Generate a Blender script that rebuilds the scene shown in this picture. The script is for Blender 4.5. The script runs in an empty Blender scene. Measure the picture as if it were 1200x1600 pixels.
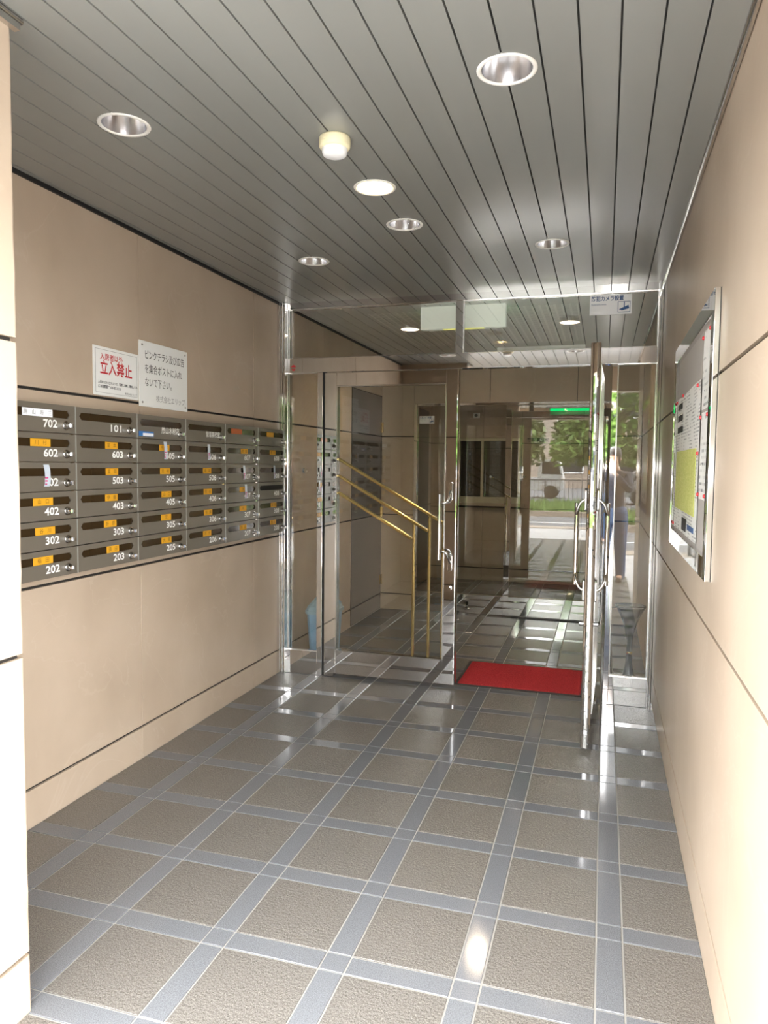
import bpy, bmesh, math, random
from mathutils import Vector, Matrix
random.seed(7)
SC = bpy.context.scene
COL = SC.collection

# ------------------------------------------------------------------ camera
F_PX, YAW, PITCH, ROLL, EYE = 1141.1437, 0.2919, 0.0647, 0.0103, 1.45
cam = bpy.data.cameras.new('camera')
cam.sensor_fit = 'VERTICAL'; cam.sensor_height = 36.0; cam.lens = F_PX / 1600 * 36.0
cam.clip_start = 0.02; cam.clip_end = 500
camo = bpy.data.objects.new('camera', cam); COL.objects.link(camo)
_F = Vector((-math.sin(YAW) * math.cos(PITCH), math.cos(YAW) * math.cos(PITCH), -math.sin(PITCH)))
_R = Vector((math.cos(YAW), math.sin(YAW), 0)); _U = _R.cross(_F)
_c, _s = math.cos(ROLL), math.sin(ROLL)
_R2 = _c * _R + _s * _U; _U2 = -_s * _R + _c * _U
camo.matrix_world = Matrix(((_R2.x, _U2.x, -_F.x, 0), (_R2.y, _U2.y, -_F.y, 0), (_R2.z, _U2.z, -_F.z, EYE), (0, 0, 0, 1)))
SC.camera = camo

# ------------------------------------------------------------------ sky, exposure
SC.view_settings.view_transform = 'Standard'; SC.view_settings.look = 'None'
SC.view_settings.gamma = 1.0; SC.view_settings.use_curve_mapping = False
SC.view_settings.exposure = 2.28
world = bpy.data.worlds.new('sky'); SC.world = world; world.use_nodes = True
wn = world.node_tree; bg = wn.nodes['Background']
bg.inputs['Color'].default_value = (0.97, 0.985, 1.0, 1); bg.inputs['Strength'].default_value = 4.0
# hazy sun high over the street, from the right and a little behind the building front
sn = bpy.data.lights.new('sun', 'SUN'); sn.energy = 2.6; sn.angle = 0.06; sn.color = (1, 0.96, 0.9)
sno = bpy.data.objects.new('sun', sn); COL.objects.link(sno)
sno.rotation_euler = Vector((-0.56, -0.06, -0.83)).to_track_quat('-Z', 'Y').to_euler()

# a camera flash, held just above the lens
fl = bpy.data.lights.new('camera_flash', 'POINT'); fl.energy = 7.0; fl.shadow_soft_size = 0.011; fl.color = (1, 0.97, 0.94)
flo = bpy.data.objects.new('camera_flash', fl); COL.objects.link(flo); flo.location = (0.0646, 0.0112, 1.45)

# ------------------------------------------------------------------ materials
def rgb(r, g, b):
    f = lambda c: ((c / 255 + 0.055) / 1.055) ** 2.4 if c > 10 else c / 255 / 12.92
    return (f(r), f(g), f(b), 1)
def mat(name, col, rough=0.5, metal=0.0, spec=0.5, emit=None, estr=1.0):
    m = bpy.data.materials.new(name); m.use_nodes = True
    b = m.node_tree.nodes['Principled BSDF']
    b.inputs['Base Color'].default_value = col if len(col) == 4 else (*col, 1)
    b.inputs['Roughness'].default_value = rough; b.inputs['Metallic'].default_value = metal
    b.inputs['Specular IOR Level'].default_value = spec
    if emit:
        b.inputs['Emission Color'].default_value = (*emit[:3], 1); b.inputs['Emission Strength'].default_value = estr
    return m
def nodes(m): return m.node_tree.nodes, m.node_tree.links, m.node_tree.nodes['Principled BSDF']
def noise_col(m, a, b_, scale=8, detail=6, stretch=(1, 1, 1), lo=0.3, hi=0.7, bump=0.0, bscale=60, rough=None, dist=0.004):
    N, L, B = nodes(m)
    tc = N.new('ShaderNodeTexCoord'); mp = N.new('ShaderNodeMapping'); mp.inputs['Scale'].default_value = stretch
    ge = N.new('ShaderNodeNewGeometry'); L.new(ge.outputs['Position'], mp.inputs['Vector'])
    nz = N.new('ShaderNodeTexNoise'); nz.inputs['Scale'].default_value = scale; nz.inputs['Detail'].default_value = detail
    L.new(mp.outputs[0], nz.inputs['Vector'])
    cr = N.new('ShaderNodeValToRGB'); cr.color_ramp.elements[0].position = lo; cr.color_ramp.elements[1].position = hi
    cr.color_ramp.elements[0].color = a; cr.color_ramp.elements[1].color = b_
    L.new(nz.outputs['Fac'], cr.inputs['Fac']); L.new(cr.outputs['Color'], B.inputs['Base Color'])
    if bump:
        n2 = N.new('ShaderNodeTexNoise'); n2.inputs['Scale'].default_value = bscale; n2.inputs['Detail'].default_value = 3
        L.new(ge.outputs['Position'], n2.inputs['Vector'])
        bp = N.new('ShaderNodeBump'); bp.inputs['Strength'].default_value = bump; bp.inputs['Distance'].default_value = dist
        L.new(n2.outputs['Fac'], bp.inputs['Height']); L.new(bp.outputs['Normal'], B.inputs['Normal'])
    return cr
def glass_mat(name, tint, ior=1.55):
    m = bpy.data.materials.new(name); m.use_nodes = True
    N, L = m.node_tree.nodes, m.node_tree.links
    N.remove(N['Principled BSDF']); out = N['Material Output']
    tr = N.new('ShaderNodeBsdfTransparent'); tr.inputs['Color'].default_value = (*tint, 1)
    gl = N.new('ShaderNodeBsdfGlossy'); gl.inputs['Roughness'].default_value = 0.0; gl.inputs['Color'].default_value = (1, 1, 1, 1)
    ge = N.new('ShaderNodeNewGeometry'); mi = N.new('ShaderNodeMix'); mi.data_type = 'FLOAT'
    mi.inputs[2].default_value = ior; mi.inputs[3].default_value = 1 / ior
    L.new(ge.outputs['Backfacing'], mi.inputs[0])
    fr = N.new('ShaderNodeFresnel'); L.new(mi.outputs[0], fr.inputs['IOR'])
    mx = N.new('ShaderNodeMixShader'); L.new(fr.outputs[0], mx.inputs[0]); L.new(tr.outputs[0], mx.inputs[1]); L.new(gl.outputs[0], mx.inputs[2])
    L.new(mx.outputs[0], out.inputs['Surface'])
    return m

M = {}
M['stone'] = mat('tan_stone', (0.42, 0.32, 0.235), 0.42, spec=0.35)
_cr = noise_col(M['stone'], (0.42, 0.330, 0.246, 1), (0.50, 0.403, 0.308, 1), 2.3, 9, (1, 1, 0.8), 0.32, 0.68, 0.10, 40, dist=0.003)
def add_veins(m, cr, dark, amount):
    N, L, B = nodes(m)
    ge = N.new('ShaderNodeNewGeometry'); mp = N.new('ShaderNodeMapping')
    mp.inputs['Rotation'].default_value = (0.5, 0.2, 0.1); mp.inputs['Scale'].default_value = (1, 1, 1)
    L.new(ge.outputs['Position'], mp.inputs['Vector'])
    nz = N.new('ShaderNodeTexNoise'); nz.inputs['Scale'].default_value = 1.1; nz.inputs['Detail'].default_value = 7; nz.inputs['Distortion'].default_value = 1.2
    L.new(mp.outputs[0], nz.inputs['Vector'])
    r = N.new('ShaderNodeValToRGB'); e = r.color_ramp.elements
    e[0].position = 0.494; e[0].color = (0, 0, 0, 1); e[1].position = 0.506; e[1].color = (0, 0, 0, 1)
    x = r.color_ramp.elements.new(0.5); x.color = (1, 1, 1, 1)
    L.new(nz.outputs['Fac'], r.inputs['Fac'])
    mm = N.new('ShaderNodeMath'); mm.operation = 'MULTIPLY'; mm.inputs[1].default_value = amount; L.new(r.outputs['Color'], mm.inputs[0])
    mx = N.new('ShaderNodeMix'); mx.data_type = 'RGBA'; mx.inputs[7].default_value = dark
    L.new(mm.outputs[0], mx.inputs[0]); L.new(cr.outputs['Color'], mx.inputs[6]); L.new(mx.outputs[2], B.inputs['Base Color'])
add_veins(M['stone'], _cr, (0.56, 0.48, 0.39, 1), 0.2)
M['joint'] = mat('dark_joint', (0.02, 0.017, 0.014), 0.8)
M['tile'] = mat('rough_brown_granite', (0.16, 0.145, 0.125), 0.25, spec=0.6)
noise_col(M['tile'], (0.08, 0.073, 0.065, 1), (0.205, 0.19, 0.17, 1), 260, 3, lo=0.3, hi=0.7, bump=0.75, bscale=105, dist=0.006)
M['band'] = mat('smooth_blue_granite', (0.2, 0.215, 0.24), 0.10, spec=0.5)
noise_col(M['band'], (0.095, 0.099, 0.107, 1), (0.185, 0.190, 0.201, 1), 330, 3, lo=0.3, hi=0.7, bump=0.03, bscale=50, dist=0.002)
M['grout'] = mat('pale_grout', (0.31, 0.298, 0.272), 0.6)
M['chrome'] = mat('mirror_steel', (0.74, 0.73, 0.72), 0.025, 1.0)
M['steel'] = mat('satin_steel', (0.62, 0.61, 0.60), 0.18, 1.0)
M['chrome_rod'] = mat('polished_chrome', (0.8, 0.8, 0.8), 0.05, 1.0)
M['reflector'] = mat('silver_reflector', (0.93, 0.93, 0.95), 0.22, 1.0)
M['brass'] = mat('polished_brass', (0.60, 0.46, 0.19), 0.16, 1.0)
M['gold'] = M['brass']
M['slat'] = mat('grey_ceiling_metal', (0.235, 0.238, 0.228), 0.27, 0.15, 0.5)
noise_col(M['slat'], (0.25, 0.255, 0.238, 1), (0.275, 0.280, 0.262, 1), 3, 3, (1, 0.2, 1))
M['black'] = mat('black_rubber', (0.012, 0.012, 0.012), 0.6)
M['void'] = mat('dark_void', (0.015, 0.014, 0.013), 0.9)
M['white_enamel'] = mat('white_enamel', (0.78, 0.77, 0.72), 0.35)
M['cream'] = mat('yellowed_plastic', (0.80, 0.74, 0.50), 0.4)
M['white_plastic'] = mat('white_plastic', (0.86, 0.87, 0.88), 0.3)
M['glass'] = glass_mat('clear_glass', (0.96, 0.967, 0.955), 1.65)
M['box'] = mat('brown_grey_enamel', (0.142, 0.124, 0.097), 0.33, 0.0, 0.5)
M['box_edge'] = mat('pale_box_edge', (0.42, 0.43, 0.40), 0.3, 0.4)
M['slot'] = mat('smoked_brown_flap', (0.035, 0.021, 0.009), 0.12)
M['slot_shade'] = mat('painted_slot_shade', (0.008, 0.006, 0.005), 0.6)
M['card'] = mat('yellow_card', (0.72, 0.36, 0.02), 0.45)
M['card_orange'] = mat('orange_card', (0.52, 0.11, 0.02), 0.45)
M['card_white'] = mat('white_card', (0.85, 0.87, 0.92), 0.45)
M['ink'] = mat('black_ink', (0.02, 0.02, 0.02), 0.6)
M['ink_brown'] = mat('brown_ink', (0.16, 0.075, 0.008), 0.6)
M['ink_grey'] = mat('grey_ink', (0.30, 0.30, 0.30), 0.6)
M['ink_red'] = mat('red_ink', (0.55, 0.025, 0.03), 0.5)
M['ink_blue'] = mat('blue_ink', (0.035, 0.10, 0.26), 0.5)
M['ink_pink'] = mat('pink_print', (0.62, 0.06, 0.22), 0.5)
M['numeral'] = mat('white_numeral', (0.88, 0.88, 0.84), 0.4)
M['tape'] = mat('pale_blue_tape', (0.55, 0.62, 0.70), 0.3)
M['plate'] = mat('white_sign_plate', (0.80, 0.81, 0.79), 0.35)
M['sticker'] = mat('white_sticker', (0.93, 0.94, 0.95), 0.4)
M['blue_sticker'] = mat('blue_sticker', (0.03, 0.17, 0.5), 0.4)
M['bin'] = mat('blue_bin_plastic', (0.17, 0.33, 0.53), 0.42)
noise_col(M['bin'], (0.22, 0.40, 0.60, 1), (0.32, 0.52, 0.72, 1), 9, 5)
M['bin_lid'] = mat('pale_blue_lid', (0.33, 0.48, 0.58), 0.42)
M['ash'] = mat('dark_grey_enamel', (0.035, 0.038, 0.043), 0.25, 0.3)
M['mat_red'] = mat('red_carpet_pile', (0.36, 0.012, 0.018), 0.95, spec=0.1)
noise_col(M['mat_red'], (0.26, 0.017, 0.021, 1), (0.52, 0.048, 0.056, 1), 150, 3, bump=0.9, bscale=260, dist=0.006)
M['dark_door'] = mat('dark_brown_steel', (0.035, 0.029, 0.025), 0.28, 0.3)
M['lift_door'] = mat('black_steel_door', (0.012, 0.013, 0.017), 0.3, 0.3)
M['win_frame'] = mat('cream_window_frame', (0.56, 0.51, 0.36), 0.4)
M['blind'] = mat('dark_blind_slat', (0.075, 0.065, 0.045), 0.5)
M['board'] = mat('grey_pinboard', (0.40, 0.37, 0.34), 0.9)
M['paper'] = mat('white_paper', (0.82, 0.82, 0.79), 0.5)
M['paper_yellow'] = mat('yellow_green_print', (0.62, 0.64, 0.16), 0.5)
noise_col(M['paper_yellow'], (0.50, 0.54, 0.10, 1), (0.72, 0.72, 0.28, 1), 60, 3, (1, 1, 3))
M['pin_red'] = mat('red_pin', (0.6, 0.02, 0.03), 0.3)
M['exit_green'] = mat('lit_green_sign', (0.0, 0.4, 0.12), 0.4, emit=(0.0, 0.75, 0.17), estr=0.28)
M['exit_white'] = mat('lit_white_figure', (0.9, 0.9, 0.7), 0.4, emit=(1.0, 0.95, 0.55), estr=0.4)
M['exit_under'] = mat('lit_yellow_slot', (0.9, 0.9, 0.3), 0.4, emit=(0.95, 0.9, 0.18), estr=0.12)
M['exit_box'] = mat('pale_sign_box', (0.74, 0.76, 0.68), 0.4, emit=(0.95, 1.0, 0.88), estr=0.055)
M['bulb'] = mat('lit_warm_bulb', (1, 0.85, 0.6), 0.4, emit=(1.0, 0.72, 0.34), estr=7)
M['bulb_soft'] = mat('lit_soft_bulb', (1, 0.9, 0.75), 0.4, emit=(1.0, 0.80, 0.56), estr=64)
M['tube'] = mat('frosted_tube', (0.9, 0.9, 0.9), 0.4)

def text_rows(name, base, ink, sy, sz, thr, axis='YZ'):
    """flat print: rows of small dark marks on paper"""
    m = mat(name, base, 0.5); N, L, B = nodes(m)
    ge = N.new('ShaderNodeNewGeometry'); sp = N.new('ShaderNodeSeparateXYZ'); L.new(ge.outputs['Position'], sp.inputs[0])
    cb = N.new('ShaderNodeCombineXYZ'); L.new(sp.outputs[axis[0]], cb.inputs[0]); L.new(sp.outputs[axis[1]], cb.inputs[1])
    br = N.new('ShaderNodeTexBrick'); br.inputs['Scale'].default_value = 1
    br.inputs['Brick Width'].default_value = sy; br.inputs['Row Height'].default_value = sz; br.inputs['Mortar Size'].default_value = sz * 0.3
    br.inputs['Color1'].default_value = ink; br.inputs['Color2'].default_value = base; br.inputs['Mortar'].default_value = base; br.inputs['Bias'].default_value = thr
    L.new(cb.outputs[0], br.inputs['Vector'])
    nz = N.new('ShaderNodeTexNoise'); nz.inputs['Scale'].default_value = 9; L.new(cb.outputs[0], nz.inputs['Vector'])
    gt = N.new('ShaderNodeMath'); gt.operation = 'GREATER_THAN'; gt.inputs[1].default_value = 0.5; L.new(nz.outputs['Fac'], gt.inputs[0])
    mx = N.new('ShaderNodeMix'); mx.data_type = 'RGBA'; mx.inputs[6].default_value = base
    L.new(gt.outputs[0], mx.inputs[0]); L.new(br.outputs['Color'], mx.inputs[7]); L.new(mx.outputs[2], B.inputs['Base Color'])
    return m
M['print'] = text_rows('printed_rows', (0.82, 0.82, 0.79, 1), (0.12, 0.12, 0.13, 1), 0.022, 0.013, -0.1)
M['print_big'] = text_rows('printed_large_rows', (0.80, 0.80, 0.77, 1), (0.25, 0.25, 0.25, 1), 0.06, 0.022, 0.0)

# ------------------------------------------------------------------ mesh builder
ABS = {}
class MB:
    def __init__(s): s.v = []; s.f = []; s.sm = []
    def add(s, vs, fs, smooth=False):
        o = len(s.v); s.v += [tuple(v) for v in vs]
        for f in fs: s.f.append(tuple(i + o for i in f)); s.sm.append(smooth)
        return s
    def box(s, a, b):
        x0, y0, z0 = a; x1, y1, z1 = b
        return s.add([(x0, y0, z0), (x1, y0, z0), (x1, y1, z0), (x0, y1, z0), (x0, y0, z1), (x1, y0, z1), (x1, y1, z1), (x0, y1, z1)],
                     [(0, 3, 2, 1), (4, 5, 6, 7), (0, 1, 5, 4), (1, 2, 6, 5), (2, 3, 7, 6), (3, 0, 4, 7)])
    def cbox(s, a, b, c, face='+z'):
        """box whose one face is chamfered by c"""
        ax = 'xyz'.index(face[1]); sg = face[0] == '+'
        lo, hi = list(a), list(b); u, w = [i for i in range(3) if i != ax]
        back, mid, front = (lo[ax], hi[ax] - c, hi[ax]) if sg else (hi[ax], lo[ax] + c, lo[ax])
        def ring(d, ins):
            r = []
            for (p, q) in ((lo[u] + ins, lo[w] + ins), (hi[u] - ins, lo[w] + ins), (hi[u] - ins, hi[w] - ins), (lo[u] + ins, hi[w] - ins)):
                v = [0, 0, 0]; v[ax] = d; v[u] = p; v[w] = q; r.append(v)
            return r
        vs = ring(back, 0) + ring(mid, 0) + ring(front, c)
        fs = [(0, 3, 2, 1), (8, 9, 10, 11)]
        for k in (0, 4):
            for i in range(4): fs.append((k + i, k + (i + 1) % 4, k + 4 + (i + 1) % 4, k + 4 + i))
        return s.add(vs, fs)
    def cyl(s, p0, p1, r0, r1=None, n=16, caps=True, smooth=True):
        r1 = r0 if r1 is None else r1
        p0, p1 = Vector(p0), Vector(p1); d = (p1 - p0).normalized()
        a = d.orthogonal().normalized(); b = d.cross(a)
        vs = []
        for p, r in ((p0, r0), (p1, r1)):
            for i in range(n):
                t = 2 * math.pi * i / n; vs.append(p + (a * math.cos(t) + b * math.sin(t)) * r)
        s.add(vs, [(i, (i + 1) % n, n + (i + 1) % n, n + i) for i in range(n)], smooth)
        if caps: s.add(vs, [tuple(range(n - 1, -1, -1)), tuple(range(n, 2 * n))])
        return s
    def tube(s, pts, r, n=8, sx=1.0):
        pts = [Vector(p) for p in pts]; vs = []; prev = None
        for i, p in enumerate(pts):
            d = (pts[min(i + 1, len(pts) - 1)] - pts[max(i - 1, 0)]).normalized()
            a = d.orthogonal().normalized() if prev is None else (prev - d * prev.dot(d)).normalized()
            prev = a; b = d.cross(a); rr = r[i] if isinstance(r, (list, tuple)) else r
            for k in range(n):
                t = 2 * math.pi * k / n; vs.append(p + (a * math.cos(t) + b * math.sin(t)) * rr)
        fs = [(j * n + k, j * n + (k + 1) % n, (j + 1) * n + (k + 1) % n, (j + 1) * n + k) for j in range(len(pts) - 1) for k in range(n)]
        s.add(vs, fs, True); m = len(pts) - 1
        return s.add(vs, [tuple(range(n - 1, -1, -1)), tuple(m * n + k for k in range(n))])
    def lathe(s, c, prof, n=32, smooth=True):
        vs = [(c[0] + r * math.cos(2 * math.pi * k / n), c[1] + r * math.sin(2 * math.pi * k / n), c[2] + z) for r, z in prof for k in range(n)]
        return s.add(vs, [(j * n + k, j * n + (k + 1) % n, (j + 1) * n + (k + 1) % n, (j + 1) * n + k) for j in range(len(prof) - 1) for k in range(n)], smooth)
    def prism(s, pts, axis, a, b):
        """polygon pts (2D) extruded along axis from a to b"""
        n = len(pts); ax = 'xyz'.index(axis); u, w = [i for i in range(3) if i != ax]
        vs = []
        for d in (a, b):
            for p in pts:
                v = [0, 0, 0]; v[ax] = d; v[u] = p[0]; v[w] = p[1]; vs.append(v)
        return s.add(vs, [tuple(range(n - 1, -1, -1)), tuple(range(n, 2 * n))] + [(i, (i + 1) % n, n + (i + 1) % n, n + i) for i in range(n)])
    def mesh(s, name, m, off=(0, 0, 0)):
        me = bpy.data.meshes.new(name)
        me.from_pydata([(x - off[0], y - off[1], z - off[2]) for x, y, z in s.v], [], s.f)
        me.polygons.foreach_set('use_smooth', s.sm); me.materials.append(m)
        b = bmesh.new(); b.from_mesh(me); bmesh.ops.recalc_face_normals(b, faces=b.faces); b.to_mesh(me); b.free()
        return me
    def build(s, name, m, parent=None, local=False):
        off = (0, 0, 0) if (parent is None or local) else ABS.get(parent.name, (0, 0, 0))
        return put(name, s.mesh(name, m, off), parent, (0, 0, 0))
def put(name, me, parent=None, loc=(0, 0, 0)):
    o = bpy.data.objects.new(name, me); COL.objects.link(o); o.parent = parent; o.location = loc
    base = ABS.get(parent.name, (0, 0, 0)) if parent else (0, 0, 0)
    ABS[o.name] = tuple(base[i] + loc[i] for i in range(3))
    return o
def thing(name, label, cat, loc=(0, 0, 0), group=None, rz=0):
    o = bpy.data.objects.new(name, None); COL.objects.link(o); o.location = loc; o.rotation_euler.z = rz; o.empty_display_size = 0.1
    ABS[o.name] = tuple(loc); o['label'] = label; o['category'] = cat
    if group: o['group'] = group
    return o
def tag(o, label, cat, group=None):
    o['label'] = label; o['category'] = cat
    if group: o['group'] = group
    return o
def struct(name, loc=(0, 0, 0), label=None, cat=None, rz=0):
    o = bpy.data.objects.new(name, None); COL.objects.link(o); o.location = loc; o.rotation_euler.z = rz; o.empty_display_size = 0.1
    ABS[o.name] = tuple(loc); o['kind'] = 'structure'
    if label: o['label'] = label; o['category'] = cat
    return o
def sbuild(name, mb, m):
    o = mb.build(name, m); o['kind'] = 'structure'; return o
def bevel(o, w=0.002, seg=2):
    b = o.modifiers.new('bevel', 'BEVEL'); b.width = w; b.segments = seg; b.limit_method = 'ANGLE'; return o

_TX = {}
def text(s, size, m, mode, origin, parent, name='lettering', align='CENTER', bold=0.0, sx=1.0, local=False, extr=0.0):
    """writing as a flat mesh; mode: viewer looks along -X ('L'), +X ('R'), +Y ('F') or -Y ('B')"""
    cu = bpy.data.curves.new('writing', 'FONT'); cu.body = s; cu.size = size; cu.align_x = align; cu.align_y = 'CENTER'
    cu.resolution_u = 2; cu.offset = bold; cu.extrude = extr; cu.fill_mode = 'FRONT' if extr == 0 else 'BOTH'
    ob = bpy.data.objects.new('writing', cu); COL.objects.link(ob)
    dg = bpy.context.evaluated_depsgraph_get(); me = bpy.data.meshes.new_from_object(ob.evaluated_get(dg))
    bpy.data.objects.remove(ob); bpy.data.curves.remove(cu)
    off = (0, 0, 0) if local or parent is None else ABS.get(parent.name, (0, 0, 0))
    for v in me.vertices:
        x, y, z = v.co; x *= sx
        p = {'L': (z, x, y), 'R': (-z, -x, y), 'F': (x, -z, y), 'B': (-x, z, y)}[mode]
        v.co = (p[0] + origin[0] - off[0], p[1] + origin[1] - off[1], p[2] + origin[2] - off[2])
    me.materials.clear(); me.materials.append(m)
    return put(name, me, parent)

# ------------------------------------------------------------------ main dimensions
XL, XR, YA, YB, YC, ZC = -2.131, 0.3186, 4.60, 7.0, 9.17, 2.5275
ZB, Z1, Z2 = 0.158, 0.955, 1.731
YF = 1.30            # outer face of the entrance pier
YE = 0.90            # outer edge of the eave over the entrance
PX, PY = -1.411, 1.503   # inner corner of the entrance pier
ROWS = [0.0, ZB, Z1, Z2, ZC + 0.03]

# ------------------------------------------------------------------ floor
floor = struct('floor', (0, 0, 0))
MB().box((XL - 0.2, -0.9, -0.14), (XR + 0.2, YC + 0.3, -0.0035)).build('grout_bed', M['grout'], floor)
PXT, PYT, BW, GJ = 0.383, 0.389, 0.072, 0.0055
bx0, by0 = 0.0555, 1.917                      # a band crossing
def clip_tiles():
    out = []
    for i in range(-7, 2):
        for j in range(-7, 20):
            cx, cy = bx0 + i * PXT, by0 + j * PYT
            b = BW / 2
            out.append(('corner_tile', cx - b, cy - b, cx + b, cy + b, 'band'))
            out.append(('band_tile', cx + b + GJ, cy - b, cx + PXT - b - GJ, cy + b, 'band'))
            out.append(('band_tile', cx - b, cy + b + GJ, cx + b, cy + PYT - b - GJ, 'band'))
            out.append(('floor_tile', cx + b + GJ, cy + b + GJ, cx + PXT - b - GJ, cy + PYT - b - GJ, 'tile'))
    return out
tm = {}
far = {'tile': MB(), 'band': MB()}
for nm, x0, y0, x1, y1, k in clip_tiles():
    lx = XL if y0 > PY - 0.03 else PX - 0.03
    x0, x1 = max(x0, lx), min(x1, XR); 
    if x1 - x0 < 0.01 or y1 < -0.85 or y0 > YC: continue
    if y0 < 0.35 or y0 > YB - 0.1:
        far[k].cbox((x0, y0, -0.012), (x1, y1, 0.0), 0.0012); continue
    key = (nm, round(x1 - x0, 4), round(y1 - y0, 4))
    if key not in tm:
        w, h = x1 - x0, y1 - y0
        tm[key] = MB().cbox((-w / 2, -h / 2, -0.012), (w / 2, h / 2, 0.0), 0.0012).mesh(nm, M[k])
    put(nm, tm[key], floor, ((x0 + x1) / 2, (y0 + y1) / 2, random.uniform(-0.0004, 0.0004)))
for k, mb in far.items():
    o = mb.build('distant_tiles', M[k], floor); o['kind'] = 'stuff'

# ------------------------------------------------------------------ stone walls, panel by panel
HJ, VJ = 0.006, 0.002
def panel_wall(parent, axis, face, sgn, ys, zs, skip=(), t=0.02, hj=HJ, m=None):
    """panels on a wall plane. axis 'x': plane x = face, run along y; sgn = side the panel faces"""
    for i in range(len(ys) - 1):
        for j in range(len(zs) - 1):
            if (i, j) in skip: continue
            y0, y1, z0, z1 = ys[i] + VJ, ys[i + 1] - VJ, zs[j] + (hj if j else 0), zs[j + 1] - hj
            f = face + random.uniform(-0.0006, 0.0006)
            a, b = (f, f - sgn * t); lo, hi = min(a, b), max(a, b)
            mb = MB()
            if axis == 'x': mb.cbox((lo, y0, z0), (hi, y1, z1), 0.0005, ('+' if sgn > 0 else '-') + 'x')
            else: mb.cbox((y0, lo, z0), (y1, hi, z1), 0.0005, ('+' if sgn > 0 else '-') + 'y')
            mb.build('stone_panel', m or M['stone'], parent)

wl = struct('wall_left')
MB().box((XL - 0.22, PY - 0.02, -0.1), (XL - 0.012, YC + 0.3, ZC + 0.2)).build('backing', M['joint'], wl)
panel_wall(wl, 'x', XL, 1, [PY, 1.83, 3.02, 4.21, 4.66], ROWS)
panel_wall(wl, 'x', XL, 1, [4.66, 5.4, 6.08], ROWS)
panel_wall(wl, 'x', XL, 1, [6.08, 7.0], [2.13, ZC + 0.03])
panel_wall(wl, 'x', XL, 1, [7.03, 7.75], ROWS)
panel_wall(wl, 'x', XL, 1, [7.75, 9.0], [2.13, ZC + 0.03])
panel_wall(wl, 'x', XL, 1, [9.0, 9.17], ROWS)

wr = struct('wall_right')
MB().box((XR + 0.012, YF, -0.1), (XR + 0.22, YC + 0.3, ZC + 0.2)).build('backing', M['joint'], wr)
panel_wall(wr, 'x', XR, -1, [YF, 4.66], ROWS)
panel_wall(wr, 'x', XR, -1, [4.66, 5.9, 7.0], ROWS)
panel_wall(wr, 'x', XR, -1, [7.03, 8.2, 9.17], ROWS)

# entrance pier on the left, the lintel and the facade above
wf = struct('wall_front')
MB().box((XL - 4, YF + 0.012, -0.1), (PX - 0.012, PY - 0.012, ZC + 0.2)).build('backing', M['joint'], wf)
zr = [0, 0.160, 0.953, 1.750, ZC + 0.03]
def pier_panel(z0, z1):
    # stone slab with a worn, slightly uneven arris on the inner edge
    mb = MB(); n = max(6, int((z1 - z0) / 0.05)); prof = []
    for i in range(n + 1):
        z = z0 + (z1 - z0) * i / n; w = random.uniform(-0.0025, 0.0025)
        r = 0.006 + random.uniform(0, 0.003)
        prof.append([(PX, YF), (PX + w * 0.3, PY - r), (PX - r * 0.3 + w * 0.3, PY - r * 0.3), (PX - r, PY + w * 0.5), (PX - 0.03, PY), (PX - 0.03, YF)])
    vs = [(x, y, z0 + (z1 - z0) * i / n) for i, p in enumerate(prof) for x, y in p]; m = 6
    mb.add(vs, [(i * m + k, i * m + (k + 1) % m, (i + 1) * m + (k + 1) % m, (i + 1) * m + k) for i in range(n) for k in range(m)])
    mb.add(vs, [tuple(range(m)), tuple(n * m + k for k in range(m))])
    return mb
for j in range(4):
    pier_panel(zr[j] + (HJ if j else 0), zr[j + 1] - HJ).build('stone_panel', M['stone'], wf)
panel_wall(wf, 'y', PY, 1, [XL, PX - 0.03], zr)
panel_wall(wf, 'y', YF, -1, [-5.2, -3.9, -2.6, PX], zr)
MB().box((XL - 4, 0.70, 2.27), (4.6, YE, 9.0)).build('facade', M['stone'], wf)
MB().box((XL - 4, YE, ZC), (XL - 0.02, YF + 0.02, ZC + 0.1)).box((XR + 0.02, YE, ZC), (4.6, YF + 0.02, ZC + 0.1)).build('soffit', M['slat'], wf)
MB().box((XR + 0.03, YF, -0.1), (4.6, YF + 0.2, ZC + 0.1)).build('facade', M['stone'], wf)

# back wall of the lobby (around the inner glazed screen) and the corridor wall
wb = struct('wall_back')
MB().box((XL, YB + 0.012, 2.05), (XR, YB + 0.2, ZC + 0.2)).build('backing', M['joint'], wb)
panel_wall(wb, 'y', YB, -1, [-1.80, -1.06, -0.255, XR], [2.05, ZC + 0.03])
panel_wall(wb, 'y', YB, -1, [XL, -1.802], ROWS)
MB().box((XL, YB + 0.012, 0), (-1.81, YB + 0.2, 2.06)).build('backing', M['joint'], wb)
panel_wall(wb, 'y', YB, -1, [0.045, XR], ROWS)
MB().box((0.05, YB + 0.012, 0), (XR, YB + 0.2, 2.06)).build('backing', M['joint'], wb)
wc = struct('wall_corridor')
MB().box((XL - 0.2, YC + 0.012, -0.1), (2.2, YC + 0.02, 0.93)).build('backing', M['joint'], wc)
MB().box((-0.985, YC + 0.012, 0.93), (2.2, YC + 0.02, 2.7)).build('backing', M['joint'], wc)
MB().box((XL - 0.2, YC + 0.012, 0.93), (-1.795, YC + 0.02, 2.7)).build('backing', M['joint'], wc)
MB().box((-1.795, YC + 0.012, 1.80), (-0.985, YC + 0.02, 2.7)).build('backing', M['joint'], wc)
MB().box((XL - 0.2, YC + 0.30, -0.1), (2.2, YC + 0.32, 2.7)).build('room_beyond', M['void'], wc)
panel_wall(wc, 'y', YC, -1, [XL, -1.46, -0.25, XR], [0, ZB, 0.925])
panel_wall(wc, 'y', YC, -1, [XL, -1.795], [0.925, Z2, ZC])
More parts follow.
